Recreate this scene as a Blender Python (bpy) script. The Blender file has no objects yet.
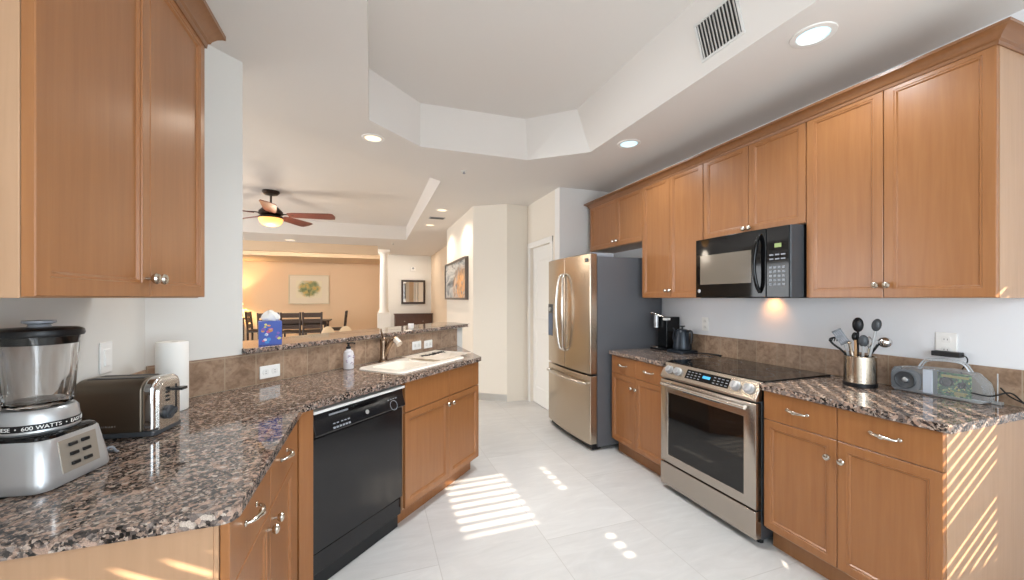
import bpy, bmesh, math, random
from math import sin, cos, pi, radians, sqrt
from mathutils import Vector, Matrix
from mathutils.geometry import tessellate_polygon

SC = bpy.context.scene
COL = SC.collection
random.seed(4)

# ------------------------------------------------------------------ camera
cam = bpy.data.cameras.new('camera')
cam.sensor_width = 36.0
cam.lens = 36.0 * 392.0 / 1024.0
cam.shift_y = 8.0 / 1024.0
cam.clip_start = 0.02
cam_o = bpy.data.objects.new('camera', cam)
cam_o.location = (0, 0, 1.375)
cam_o.rotation_euler = (radians(90), 0, radians(-19.65))
COL.objects.link(cam_o)
SC.camera = cam_o

# ------------------------------------------------------------------ view, world, sun, daylight
SC.view_settings.view_transform = 'Standard'
SC.view_settings.look = 'None'
SC.view_settings.gamma = 1.0
SC.view_settings.use_curve_mapping = False
SC.view_settings.exposure = 0.1
SC.cycles.max_bounces = 8
SC.cycles.diffuse_bounces = 5
SC.cycles.glossy_bounces = 4
SC.cycles.transmission_bounces = 8
SC.cycles.transparent_max_bounces = 8
SC.cycles.sample_clamp_indirect = 6.0
SC.cycles.caustics_reflective = False
SC.cycles.caustics_refractive = False
SC.cycles.use_denoising = True

w = bpy.data.worlds.new('sky'); SC.world = w; w.use_nodes = True
bg = w.node_tree.nodes['Background']
bg.inputs[0].default_value = (0.75, 0.88, 1.0, 1); bg.inputs[1].default_value = 1.5

def light(name, kind, loc, rot, energy, col=(1, 1, 1), **kw):
    l = bpy.data.lights.new(name, kind); l.energy = energy; l.color = col
    for k, v in kw.items(): setattr(l, k, v)
    o = bpy.data.objects.new(name, l); o.location = loc; o.rotation_euler = rot
    COL.objects.link(o); return o
def area(name, loc, rot, sx, sy, energy, col=(1, 1, 1)):
    return light(name, 'AREA', loc, rot, energy, col, shape='RECTANGLE', size=sx, size_y=sy)

SUN_E = radians(29.7)
light('sun', 'SUN', (0, -6, 6), (radians(90) - SUN_E, 0, 0), 14.0, (1.0, 0.88, 0.72), angle=radians(0.35))
# daylight fill lamps, added at the unseen bay windows and the living-room wall
DAY = (0.80, 0.91, 1.0)
area('daylight_fill_centre', (0.87, -0.93, 1.40), (radians(90), 0, 0), 1.25, 1.7, 62, DAY)
area('daylight_fill_right', (2.06, -0.43, 1.40), (radians(90), 0, radians(45)), 1.25, 1.7, 8, DAY)
area('daylight_fill_left', (-0.33, -0.43, 1.40), (radians(90), 0, radians(-45)), 1.25, 1.7, 15, DAY)
area('living_fill', (-6.85, 6.0, 1.25), (radians(90), 0, radians(-90)), 5.0, 2.2, 250, (.90, 0.95, 1.0))  # no glass door here, lamp added to brighten the living room

light('tray_fill', 'AREA', (.95, 2.35, 2.95), (0, 0, 0), 22, (.93, .97, 1.0), shape='DISK', size=.45, spread=radians(125))  # added fill lamp without a fixture, brightens floor and base cabinets
area('foyer_fill', (1.0, 10.9, 2.6), (0, 0, 0), .5, .5, 9, (1.0, .90, .78))  # lamp added to lift the foyer, no fixture there

# ------------------------------------------------------------------ colour and materials
def hx(h):
    h = h.lstrip('#'); r = []
    for i in (0, 2, 4):
        c = int(h[i:i + 2], 16) / 255
        r.append(c / 12.92 if c <= .04045 else ((c + .055) / 1.055) ** 2.4)
    return (*r, 1)

class NT:
    def __init__(s, name):
        s.m = bpy.data.materials.new(name); s.m.use_nodes = True
        s.t = s.m.node_tree; s.b = s.t.nodes['Principled BSDF']; s.out = s.t.nodes['Material Output']
    def n(s, typ, **kw):
        nd = s.t.nodes.new(typ)
        for k, v in kw.items():
            if k.startswith('_'): setattr(nd, k[1:], v)
            else: nd.inputs[k.replace('__', ' ')].default_value = v
        return nd
    def l(s, a, b): s.t.links.new(a, b)
    def coord(s, scale=(1, 1, 1), rot=(0, 0, 0), loc=(0, 0, 0), kind='Object'):
        tc = s.n('ShaderNodeTexCoord'); mp = s.n('ShaderNodeMapping')
        mp.inputs['Scale'].default_value = scale; mp.inputs['Rotation'].default_value = rot; mp.inputs['Location'].default_value = loc
        s.l(tc.outputs[kind], mp.inputs[0]); return mp.outputs[0]
    def ramp(s, fac, stops, interp='LINEAR'):
        r = s.n('ShaderNodeValToRGB'); cr = r.color_ramp; cr.interpolation = interp
        while len(cr.elements) < len(stops): cr.elements.new(0.5)
        for e, (p, c) in zip(cr.elements, stops): e.position = p; e.color = c if not isinstance(c, str) else hx(c)
        s.l(fac, r.inputs[0]); return r.outputs[0]
    def mix(s, f, a, b, mode='MIX'):
        m = s.n('ShaderNodeMix', _data_type='RGBA', _blend_type=mode)
        for v, i in ((f, 0), (a, 6), (b, 7)):
            if hasattr(v, 'is_linked'): s.l(v, m.inputs[i])
            else: m.inputs[i].default_value = v
        return m.outputs[2]
    def noise(s, co, scale, detail=4, rough=.5, dist=0):
        n = s.n('ShaderNodeTexNoise', Scale=scale, Detail=detail, Roughness=rough, Distortion=dist)
        s.l(co, n.inputs['Vector']); return n.outputs['Fac']
    def bump(s, h, strength=.2, dist=.002):
        b = s.n('ShaderNodeBump', Strength=strength, Distance=dist); s.l(h, b.inputs['Height']); s.l(b.outputs[0], s.b.inputs['Normal'])
    def set(s, **kw):
        for k, v in kw.items(): s.b.inputs[k.replace('__', ' ')].default_value = v
        return s

def plain(name, col, rough=.5, metal=0., spec=.5, **kw):
    t = NT(name); t.set(Base__Color=hx(col) if isinstance(col, str) else col, Roughness=rough, Metallic=metal)
    t.b.inputs['Specular IOR Level'].default_value = spec
    t.set(**kw); return t.m

def paint(name, col, bump=.05):
    t = NT(name); co = t.coord()
    f = t.noise(co, 1.3, 2)
    c = hx(col); d = tuple(x * .96 for x in c[:3]) + (1,)
    t.l(t.mix(f, d, c), t.b.inputs['Base Color'])
    t.set(Roughness=.6); t.b.inputs['Specular IOR Level'].default_value = .25
    t.bump(t.noise(co, 90, 3), bump, .002); return t.m

def wood(name, c1, c2, rough=.33, grain=(22, 22, 1.2)):
    t = NT(name); co = t.coord(grain); co2 = t.coord((3, 3, .8))
    f = t.noise(co, 2.2, 5, .6, .4); g = t.noise(co2, 2.0, 3)
    base = t.ramp(f, [(.25, c1), (.75, c2)])
    c = t.mix(g, base, tuple(x * .86 for x in hx(c1)[:3]) + (1,))
    mx = t.mix(.35, base, c); t.l(mx, t.b.inputs['Base Color'])
    t.set(Roughness=rough); t.b.inputs['Coat Weight'].default_value = .15; t.b.inputs['Coat Roughness'].default_value = .2
    t.bump(f, .04, .001); return t.m

def granite(rough, name):
    t = NT(name); co = t.coord()
    n1 = t.n('ShaderNodeTexNoise', Scale=60., Detail=3., Roughness=.6); t.l(co, n1.inputs['Vector'])
    off = t.n('ShaderNodeVectorMath', _operation='MULTIPLY_ADD'); t.l(n1.outputs['Color'], off.inputs[0])
    off.inputs[1].default_value = (.014, .014, .014); t.l(co, off.inputs[2])
    v = t.n('ShaderNodeTexVoronoi', Scale=85.); t.l(off.outputs[0], v.inputs['Vector'])
    sep = t.n('ShaderNodeSeparateColor'); t.l(v.outputs['Color'], sep.inputs[0])
    c1 = t.ramp(sep.outputs[0], [(0, '#3b3533'), (.16, '#6d635f'), (.34, '#a08778'), (.54, '#b09788'), (.72, '#857b76'), (.89, '#bfb3a8')], 'CONSTANT')
    v2 = t.n('ShaderNodeTexVoronoi', Scale=170.); t.l(off.outputs[0], v2.inputs['Vector'])
    sep2 = t.n('ShaderNodeSeparateColor'); t.l(v2.outputs['Color'], sep2.inputs[0])
    c2 = t.ramp(sep2.outputs[1], [(0, '#1f1c1b'), (.30, '#534b48'), (.54, '#8a776b'), (.80, '#aa9b90')], 'CONSTANT')
    big = t.noise(co, 26., 3, .6)
    fac = t.ramp(big, [(.46, (0, 0, 0, 1)), (.58, (1, 1, 1, 1))])
    c = t.mix(fac, c2, c1)
    sm = t.noise(co, 420., 2, .5)
    c = t.mix(.30, c, t.ramp(sm, [(.35, '#3a3330'), (.65, '#d8c8ba')]), 'OVERLAY')
    t.l(c, t.b.inputs['Base Color'])
    t.set(Roughness=rough); return t.m

def tile_mat(name, along=0.155, high=.165):
    t = NT(name); tc = t.coord((1, 1, 1))
    sx = t.n('ShaderNodeSeparateXYZ'); t.l(tc, sx.inputs[0])
    cx = t.n('ShaderNodeCombineXYZ'); t.l(sx.outputs[0], cx.inputs[0]); t.l(sx.outputs[2], cx.inputs[1])
    b = t.n('ShaderNodeTexBrick', Scale=1., _offset=0.0); t.l(cx.outputs[0], b.inputs['Vector'])
    b.inputs['Brick Width'].default_value = along; b.inputs['Row Height'].default_value = high; b.inputs['Mortar Size'].default_value = .0025
    b.inputs['Color1'].default_value = (0, 0, 0, 1); b.inputs['Color2'].default_value = (1, 1, 1, 1); b.inputs['Mortar'].default_value = (.5, .5, .5, 1)
    f = t.noise(tc, 14., 6, .65, .8); g = t.noise(tc, 60, 3)
    base = t.ramp(f, [(.3, '#7b5f4a'), (.48, '#9a7d65'), (.62, '#b0937a'), (.75, '#87705e')])
    base = t.mix(.18, base, t.ramp(g, [(.3, '#5d4636'), (.7, '#c4ad98')]))
    base = t.mix(.16, base, b.outputs['Color'], 'OVERLAY')
    t.l(t.mix(b.outputs['Fac'], base, hx('#a8957f')), t.b.inputs['Base Color'])
    t.set(Roughness=.32); t.bump(f, .1, .002); return t.m

def floor_mat():
    t = NT('floor_tile'); tc = t.coord()
    sx = t.n('ShaderNodeSeparateXYZ'); t.l(tc, sx.inputs[0])
    ay = t.n('ShaderNodeMath', _operation='ADD'); t.l(sx.outputs[1], ay.inputs[0]); ay.inputs[1].default_value = 20 * 1.214 - 2.03
    ax = t.n('ShaderNodeMath', _operation='ADD'); t.l(sx.outputs[0], ax.inputs[0]); ax.inputs[1].default_value = 40 * .607 - .325
    cx = t.n('ShaderNodeCombineXYZ'); t.l(ay.outputs[0], cx.inputs[0]); t.l(ax.outputs[0], cx.inputs[1])
    b = t.n('ShaderNodeTexBrick', Scale=1., _offset=.5); t.l(cx.outputs[0], b.inputs['Vector'])
    b.inputs['Brick Width'].default_value = 1.214; b.inputs['Row Height'].default_value = .607; b.inputs['Mortar Size'].default_value = .0022
    b.inputs['Color1'].default_value = (0, 0, 0, 1); b.inputs['Color2'].default_value = (1, 1, 1, 1)
    f = t.noise(t.coord((1.2, 5, 1)), 2.2, 6, .65, 1.2)
    base = t.ramp(f, [(.3, '#c6c3c0'), (.55, '#cecbc8'), (.75, '#d6d4d1')])
    base = t.mix(.05, base, b.outputs['Color'])
    t.l(t.mix(b.outputs['Fac'], base, hx('#b9b5b0')), t.b.inputs['Base Color'])
    t.set(Roughness=.30); t.b.inputs['Specular IOR Level'].default_value = .45; return t.m

def brushed(name, col, rough=.24, axis=0, metal=1.0):
    t = NT(name); sc = [260, 260, 260]; sc[axis] = 2
    f = t.noise(t.coord(tuple(sc)), 1., 2)
    c = hx(col); t.l(t.mix(f, tuple(x * .97 for x in c[:3]) + (1,), c), t.b.inputs['Base Color'])
    t.l(t.ramp(f, [(.2, (rough * .95,) * 3 + (1,)), (.8, (rough * 1.06,) * 3 + (1,))]), t.b.inputs['Roughness'])
    t.set(Metallic=metal); return t.m

def emit(name, col, strength):
    t = NT(name); t.set(Base__Color=hx(col)); t.b.inputs['Emission Color'].default_value = hx(col); t.b.inputs['Emission Strength'].default_value = strength; return t.m

def glassy(name, col='#ffffff', rough=.02, ior=1.45, trans=1.0):
    t = NT(name); t.set(Base__Color=hx(col), Roughness=rough, IOR=ior); t.b.inputs['Transmission Weight'].default_value = trans; return t.m

def clear_plastic(name, tint, keep=.35):
    t = NT(name); tr = t.n('ShaderNodeBsdfTransparent'); mx = t.n('ShaderNodeMixShader'); fr = t.n('ShaderNodeFresnel', IOR=1.45)
    tr.inputs[0].default_value = (.96, .97, .98, 1)
    ad = t.n('ShaderNodeMath', _operation='ADD', _use_clamp=True); t.l(fr.outputs[0], ad.inputs[0]); ad.inputs[1].default_value = keep
    t.set(Base__Color=hx(tint), Roughness=.08)
    t.l(ad.outputs[0], mx.inputs[0]); t.l(tr.outputs[0], mx.inputs[1]); t.l(t.b.outputs[0], mx.inputs[2]); t.l(mx.outputs[0], t.out.inputs[0]); return t.m

M = {}
M['wood'] = wood('maple', '#905c33', '#a16c40')
M['wood_side'] = wood('maple_side', '#a98464', '#b69070', .4)
M['wood_toe'] = wood('maple_toe', '#8f6038', '#9b6b42', .5)
M['wood_crown_shaded'] = wood('maple_crown_shaded', '#7d5231', '#8a5d3a', .35, (22, 1.2, 22))  # darker maple: shade on the down-facing molding is put into the colour
M['granite'] = granite(.065, 'granite')
M['granite_bar'] = granite(.06, 'granite_bar')
M['tile'] = tile_mat('stone_tile')
M['floor'] = floor_mat()
M['wall'] = paint('wall_paint', '#dddad4')
M['wall_warm'] = paint('wall_paint_warm', '#e8dfd2')
M['wall_tan'] = paint('wall_paint_tan', '#e0c5a6')
M['ceiling'] = paint('ceiling_paint', '#e2dcd6')
M['white'] = plain('white_trim', '#e9e6e1', .4)
M['outlet'] = plain('outlet_white', '#f0eeea', .3)
M['slot'] = plain('slot_dark', '#3a3836', .5)
M['nickel'] = plain('nickel', '#c9c2b6', .22, 1.)
M['steel'] = brushed('brushed_steel', '#b9b0a6', .26, 0)
M['steel_v'] = brushed('brushed_steel_vertical', '#c2b5a4', .24, 2)
M['steel_lt'] = brushed('light_steel', '#cfcac4', .22, 0)
M['chrome'] = plain('chrome', '#e2e2e2', .08, 1.)
M['fridge_side'] = plain('fridge_side', '#5f6064', .42, .2)
M['black'] = plain('black_plastic', '#111113', .35, 0., .3)
M['black_gloss'] = plain('black_gloss', '#0b0b0c', .06, 0., .3)
M['black_matte'] = plain('black_matte', '#17181a', .5)
M['dw_black'] = plain('dishwasher_black', '#1b1b1d', .16)
M['oven_glass'] = plain('oven_glass', '#0d0d0d', .05)
M['mw_window'] = plain('microwave_window', '#6e655a', .12)
M['grey'] = plain('grey_plastic', '#8d9096', .4)
M['dgrey'] = plain('dark_grey', '#3d4044', .4)
M['silver'] = plain('silver_plastic', '#b7b8b9', .28, .6)
M['white_plastic'] = plain('white_plastic', '#eceae6', .25)
M['ceramic'] = plain('sink_ceramic', '#efe6d9', .12)
M['paper'] = plain('paper_towel', '#efece6', .9)
M['cloth'] = plain('mat_cloth', '#f4eadd', .9)
M['glass'] = glassy('clear_glass')
M['plastic'] = clear_plastic('clear_plastic', '#eef2f5', .13)
M['milky'] = clear_plastic('milky_plastic', '#dfe6f2', .6)
M['bronze'] = plain('oil_bronze', '#3b2f28', .35, .7)
M['faucet'] = plain('faucet_nickel', '#8a7563', .24, 1.)
M['darkwood'] = wood('espresso_wood', '#2f211a', '#3d2b21', .4)
M['console'] = wood('walnut_wood', '#4a2e20', '#5b3a29', .4)
M['cherry'] = wood('cherry_wood', '#6b2c1a', '#833c26', .35, (2, 22, 22))
M['cream'] = plain('cream_fabric', '#e3cdac', .9)
M['kettle'] = plain('kettle_black', '#2a3038', .32, .4)
M['amber_glow'] = emit('amber_glass', '#ffc070', 1.1)
M['lens_cool'] = emit('cool_lens', '#bfeeff', 1.15)
M['lens_warm'] = emit('warm_lens', '#ffe9c8', 1.3)
M['led_blue'] = emit('display_blue', '#3f9fd0', .35)
M['led_green'] = emit('display_green', '#7f8f5a', .4)
M['vent'] = plain('vent_white', '#d6d4d0', .4)
M['pcb'] = None

# ------------------------------------------------------------------ mesh helpers
def B(): return bmesh.new()

def box(bm, x0, x1, y0, y1, z0, z1):
    v = [bm.verts.new(p) for p in ((x0, y0, z0), (x1, y0, z0), (x1, y1, z0), (x0, y1, z0), (x0, y0, z1), (x1, y0, z1), (x1, y1, z1), (x0, y1, z1))]
    for f in ((0, 3, 2, 1), (4, 5, 6, 7), (0, 1, 5, 4), (1, 2, 6, 5), (2, 3, 7, 6), (3, 0, 4, 7)): bm.faces.new([v[i] for i in f])
    return v

def prism(bm, poly, z0, z1, axis='z'):
    """poly of 2D points extruded; axis says which coordinate the extrusion runs along"""
    def P(a, b, c):
        return (a, b, c) if axis == 'z' else ((c, a, b) if axis == 'x' else (a, c, b))
    lo = [bm.verts.new(P(a, b, z0)) for a, b in poly]; hi = [bm.verts.new(P(a, b, z1)) for a, b in poly]
    n = len(poly); bm.faces.new(lo); bm.faces.new(list(reversed(hi)))
    for i in range(n): bm.faces.new((lo[i], lo[(i + 1) % n], hi[(i + 1) % n], hi[i]))
    return lo + hi

def lathe(bm, prof, seg=32, c=(0, 0, 0), cap=True):
    rings = []
    for r, z in prof:
        rings.append([bm.verts.new((c[0] + r * cos(2 * pi * i / seg), c[1] + r * sin(2 * pi * i / seg), c[2] + z)) for i in range(seg)])
    for a, b in zip(rings, rings[1:]):
        for i in range(seg): bm.faces.new((a[i], a[(i + 1) % seg], b[(i + 1) % seg], b[i]))
    if cap:
        if prof[0][0] > 1e-6: bm.faces.new(list(reversed(rings[0])))
        if prof[-1][0] > 1e-6: bm.faces.new(rings[-1])
    return [v for r in rings for v in r]

def smooth_path(pts, k=5):
    P = [Vector(p) for p in pts]
    if len(P) < 3: return P
    out = []
    for i in range(len(P) - 1):
        p0 = P[max(i - 1, 0)]; p1 = P[i]; p2 = P[i + 1]; p3 = P[min(i + 2, len(P) - 1)]
        for j in range(k):
            t = j / k
            out.append(.5 * ((2 * p1) + (-p0 + p2) * t + (2 * p0 - 5 * p1 + 4 * p2 - p3) * t * t + (-p0 + 3 * p1 - 3 * p2 + p3) * t ** 3))
    out.append(P[-1]); return out

def tube(bm, pts, r, seg=8, k=5, flat=1.0, ref=None):
    P = smooth_path(pts, k); n = len(P)
    rr = r if callable(r) else (lambda t: r)
    rings = []; prev = None
    for i, p in enumerate(P):
        d = (P[min(i + 1, n - 1)] - P[max(i - 1, 0)]).normalized()
        if prev is None:
            up = Vector(ref) if ref else (Vector((0, 0, 1)) if abs(d.z) < .9 else Vector((1, 0, 0)))
            a = d.cross(up).normalized()
        else:
            a = (prev - d * prev.dot(d)).normalized()
        prev = a; b = d.cross(a); q = rr(i / (n - 1))
        rings.append([bm.verts.new(p + a * q * cos(2 * pi * j / seg) + b * q * flat * sin(2 * pi * j / seg)) for j in range(seg)])
    for x, y in zip(rings, rings[1:]):
        for j in range(seg): bm.faces.new((x[j], x[(j + 1) % seg], y[(j + 1) % seg], y[j]))
    bm.faces.new(list(reversed(rings[0]))); bm.faces.new(rings[-1])
    return [v for x in rings for v in x]

def cyl(bm, p0, p1, r0, r1=None, seg=20):
    r1 = r0 if r1 is None else r1
    return tube(bm, [p0, p1], lambda t: r0 + (r1 - r0) * t, seg)

def ball(bm, c, r, sx=1, sy=1, sz=1, seg=20):
    v = bmesh.ops.create_uvsphere(bm, u_segments=seg, v_segments=seg // 2, radius=r)['verts']
    for q in v: q.co = Vector((c[0] + q.co.x * sx, c[1] + q.co.y * sy, c[2] + q.co.z * sz))
    return v

def xf(bm, verts, mat):
    for v in verts: v.co = mat @ v.co

def rings_to_faces(bm, rings, closed=True):
    for a, b in zip(rings, rings[1:]):
        n = len(a)
        for i in range(n if closed else n - 1): bm.faces.new((a[i], a[(i + 1) % n], b[(i + 1) % n], b[i]))

def shaker(bm, x0, x1, z0, z1, y=0., t=.02, fr=.038):
    def ring(ins, yy):
        return [bm.verts.new((a, yy, b)) for a, b in ((x0 + ins, z0 + ins), (x1 - ins, z0 + ins), (x1 - ins, z1 - ins), (x0 + ins, z1 - ins))]
    R = [ring(0, y + t), ring(0, y + .002), ring(.002, y), ring(fr, y), ring(fr + .002, y + .003), ring(fr + .008, y + .003), ring(fr + .013, y + .0095)]
    rings_to_faces(bm, R); bm.faces.new(R[-1]); bm.faces.new(list(reversed(R[0])))

def rrect(w, h, r, n=5, cx=0, cy=0):
    p = []
    for (x, y, a) in ((w / 2 - r, h / 2 - r, 0), (-w / 2 + r, h / 2 - r, 90), (-w / 2 + r, -h / 2 + r, 180), (w / 2 - r, -h / 2 + r, 270)):
        for i in range(n + 1):
            t = radians(a + 90 * i / n); p.append((cx + x + r * cos(t), cy + y + r * sin(t)))
    return p

def finish(name, bm, m, parent=None, bevel=0., sharp=35, loc=None, smooth=True, seg=2):
    bmesh.ops.recalc_face_normals(bm, faces=bm.faces)
    me = bpy.data.meshes.new(name); bm.to_mesh(me); bm.free()
    if smooth:
        for p in me.polygons: p.use_smooth = True
        me.set_sharp_from_angle(angle=radians(sharp))
    o = bpy.data.objects.new(name, me); COL.objects.link(o)
    if m: me.materials.append(m)
    if parent: o.parent = parent
    if loc: o.location = loc
    if bevel:
        b = o.modifiers.new('bevel', 'BEVEL'); b.width = bevel; b.segments = seg; b.limit_method = 'ANGLE'; b.angle_limit = radians(40); b.harden_normals = smooth
    return o

def tagit(o, label, cat, group=None):
    o['label'] = label; o['category'] = cat
    if group: o['group'] = group
    return o
def thing(name, label, cat, loc=(0, 0, 0), rz=0., group=None):
    o = bpy.data.objects.new(name, None); COL.objects.link(o); o.empty_display_size = .1
    o.location = loc; o.rotation_euler = (0, 0, rz); return tagit(o, label, cat, group)
def solo(name, bm, m, label, cat, group=None, bevel=0., sharp=35, smooth=True):
    xs = [v.co for v in bm.verts]
    c = Vector(((min(p.x for p in xs) + max(p.x for p in xs)) / 2, (min(p.y for p in xs) + max(p.y for p in xs)) / 2, min(p.z for p in xs)))
    for v in bm.verts: v.co -= c
    o = finish(name, bm, m, None, bevel, sharp, c, smooth, 3); return tagit(o, label, cat, group)
def struct(name, bm, m, bevel=0., parent=None, smooth=True):
    o = finish(name, bm, m, parent, bevel, smooth=smooth)
    if parent is None: o['kind'] = 'structure'
    return o
def copy_tree(o, parent=None):
    c = o.copy(); COL.objects.link(c); c.parent = parent
    for ch in list(o.children): copy_tree(ch, c)
    return c

def text_bm(s, size, depth=.0006, align='CENTER'):
    cu = bpy.data.curves.new('lettering', 'FONT'); cu.body = s; cu.size = size; cu.extrude = depth; cu.align_x = align; cu.align_y = 'CENTER'
    ob = bpy.data.objects.new('lettering', cu); COL.objects.link(ob)
    dg = bpy.context.evaluated_depsgraph_get(); dg.update()
    me = bpy.data.meshes.new_from_object(ob.evaluated_get(dg))
    bm = B(); bm.from_mesh(me)
    bpy.data.objects.remove(ob); bpy.data.curves.remove(cu); bpy.data.meshes.remove(me)
    return bm
def text_front(bm):            # lay lettering in the x-z plane facing -y
    for v in bm.verts: v.co = Vector((v.co.x, -v.co.z, v.co.y))
    return bm

def adopt(bm, name, m, parent):     # geometry given in world coordinates becomes a part of the thing
    inv = (Matrix.Translation(parent.location) @ Matrix.Rotation(parent.rotation_euler.z, 4, 'Z') @ Matrix.Diagonal((*parent.scale, 1))).inverted()
    for v in bm.verts: v.co = inv @ v.co
    return finish(name, bm, m, parent)
R2 = sqrt(2)
def SN(s, n, z=0.): return ((s + n) / R2, (s - n) / R2, z)
RIGHT, LEFT, PEN = -pi / 2, pi / 2, pi / 4      # facing directions of the three runs

# ================================================================== ROOM SHELL
ZC, ZCB, H = .905, .873, 2.62
TRAY = 2.98
LTRAY = 2.90
def wall_poly(name, poly, m, z0=0., z1=H):
    bm = B(); prism(bm, poly, z0, z1); return struct(name, bm, m, smooth=False)
def wall_box(name, x0, x1, y0, y1, m, z0=0., z1=H):
    bm = B(); box(bm, x0, x1, y0, y1, z0, z1); return struct(name, bm, m, smooth=False)

bm = B(); box(bm, -7.2, 3.0, -1.3, 14.1, -.1, 0); struct('floor', bm, M['floor'])

outer = [(-7.2, -1.3), (3.0, -1.3), (3.0, 14.1), (-7.2, 14.1)]
kt = [(-.02, 2.917), (.375, 3.29), (1.324, 3.283), (1.755, 2.924), (1.755, -.3), (-.02, -.3)]
ktop = [(-.02, 2.917), (.375, 3.29), (1.295, 3.27), (1.64, 2.95), (1.64, -.3), (-.02, -.3)]
lt = [(.69, 4.19), (.69, 8.65), (-6.4, 8.65), (-6.4, 2.6), (-1.4, 2.6)]
def flat_with_holes(bm, loops, z):
    tri = tessellate_polygon([[Vector((x, y, 0)) for x, y in lp] for lp in loops])
    vs = [bm.verts.new((x, y, z)) for lp in loops for x, y in lp]
    for t in tri: bm.faces.new([vs[i] for i in t])
bm = B(); flat_with_holes(bm, [outer, kt, lt], H)
def tray(bm, lo, hi, z0, z1):
    a = [bm.verts.new((x, y, z0)) for x, y in lo]; b = [bm.verts.new((x, y, z1)) for x, y in hi]
    rings_to_faces(bm, [a, b]); bm.faces.new(b)
struct('ceiling', bm, M['ceiling'], smooth=False)
bm = B(); tray(bm, kt, ktop, H, TRAY); struct('ceiling_kitchen_tray', bm, M['ceiling'], smooth=False)
bm = B(); tray(bm, lt, lt, H, LTRAY); struct('ceiling_living_tray', bm, M['ceiling'], smooth=False)

XW, XL = 2.645, -.93
wall_box('wall_right', XW, XW + .12, .0, 4.08, paint('wall_paint_cool', '#e9e9eb'))
wall_box('wall_pantry_return', 1.98, XW, 3.96, 4.08, paint('wall_paint_return', '#ebe8e5'))
# pantry wall with the door opening
bm = B(); box(bm, 1.98, 2.10, 4.08, 4.20, 0, H); box(bm, 1.98, 2.10, 4.82, 4.95, 0, H); box(bm, 1.98, 2.10, 4.20, 4.82, 2.03, H)
struct('wall_pantry', bm, M['wall_warm'], smooth=False)
wall_poly('wall_hall', [(2.0, 4.925), (1.68, 4.9), (1.29, 5.18), (1.29, 7.16), (1.42, 7.16), (1.42, 5.25), (1.72, 5.03), (2.1, 5.05), (2.1, 4.95), (2.0, 4.95)], M['wall_warm'])
wall_box('wall_hall_far', 1.66, 1.78, 7.16, 11.92, paint('wall_paint_peach', '#e2cbb0'))
wall_box('wall_hall_step', 1.42, 1.66, 7.04, 7.16, M['wall_tan'])
wall_box('wall_foyer', .30, 1.66, 11.8, 11.92, M['wall'])
wall_box('wall_dining_side', .28, .40, 11.92, 13.8, M['wall_tan'])
wall_box('wall_dining', -7.0, .40, 13.8, 13.92, M['wall_tan'])
wall_box('wall_dining_header', -7.0, .13, 9.9, 10.05, M['wall_tan'], 2.41, H)
wall_box('ceiling_dining', -7.0, .28, 11.92, 13.8, M['wall_tan'], 2.50, H - .005)
wall_box('wall_living_left', -7.12, -7.0, 1.9, 13.92, M['wall_warm'])
wall_box('wall_living_near', -7.0, -1.05, 1.9, 2.02, M['wall_warm'])
# kitchen left wall turning 45 degrees and ending in the open bar
a = SN(1.262, -2.172); b = SN(1.262, -2.292)
wall_box('wall_left', -1.05, XL, .0, 2.142, M['wall'])
wall_poly('wall_left_angled', [(XL, 2.142), a[:2], b[:2], (-1.05, 2.19), (-1.05, 2.142)], M['wall'])
bm = B(); prism(bm, [SN(1.262, -2.172)[:2], SN(3.40, -2.172)[:2], SN(3.40, -2.292)[:2], SN(1.262, -2.292)[:2]], 0, 1.078); struct('wall_peninsula', bm, M['wall'], smooth=False)

# unseen bay with three windows behind the viewpoint, invented to admit the striped sun
def bay(name, p0, p1, z0, z1, marg, slats, tilt=0.):
    """wall from p0 to p1 with a framed window; inside lies to the left of p0->p1"""
    p0, p1 = Vector(p0), Vector(p1); L = (p1 - p0).length; rz = math.atan2(p1.y - p0.y, p1.x - p0.x)
    root = bpy.data.objects.new('wall_bay_' + name[-1], None); COL.objects.link(root); root.location = (p0.x, p0.y, 0); root.rotation_euler = (0, 0, rz); root['kind'] = 'structure'
    bm = B(); a, b = marg, L - marg
    box(bm, 0, a, -.12, 0, 0, H); box(bm, b, L, -.12, 0, 0, H); box(bm, a, b, -.12, 0, 0, z0); box(bm, a, b, -.12, 0, z1, H)
    finish('wall_panel', bm, M['wall'], root, smooth=False)
    wn = bpy.data.objects.new(name, None); COL.objects.link(wn); wn.location = (p0.x, p0.y, 0); wn.rotation_euler = (0, 0, rz); wn['kind'] = 'structure'
    bm = B(); t = .05
    for q in ((a, b, z0, z0 + t), (a, b, z1 - t, z1), (a, a + t, z0 + t, z1 - t), (b - t, b, z0 + t, z1 - t), (a + t, b - t, 1.115, 1.195)): box(bm, q[0], q[1], -.11, -.07, q[2], q[3])
    finish('window_frame', bm, M['white'], wn)
    bm = B(); z = z0 + .03
    while z < z1 - .02:
        v = box(bm, a + .01, b - .01, -.022, .022, -.0012, .0012)
        xf(bm, v, Matrix.Translation((0, -.04, z)) @ Matrix.Rotation(tilt, 4, 'X')); z += .05
    for xx in (a + .15, (a + b) / 2, b - .15): box(bm, xx - .001, xx + .001, -.065, -.063, z0, z1)
    finish('blind_slats', bm, M['white'], wn)
    return root
bay('window_1', (1.57, -1.0), (.17, -1.0), .6, 2.24, .08, True)
bay('window_2', (2.645, .075), (1.57, -1.0), .6, 2.24, .10, True)
bay('window_3', (.17, -1.0), (-.93, .10), .6, 2.24, .10, True)

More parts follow.
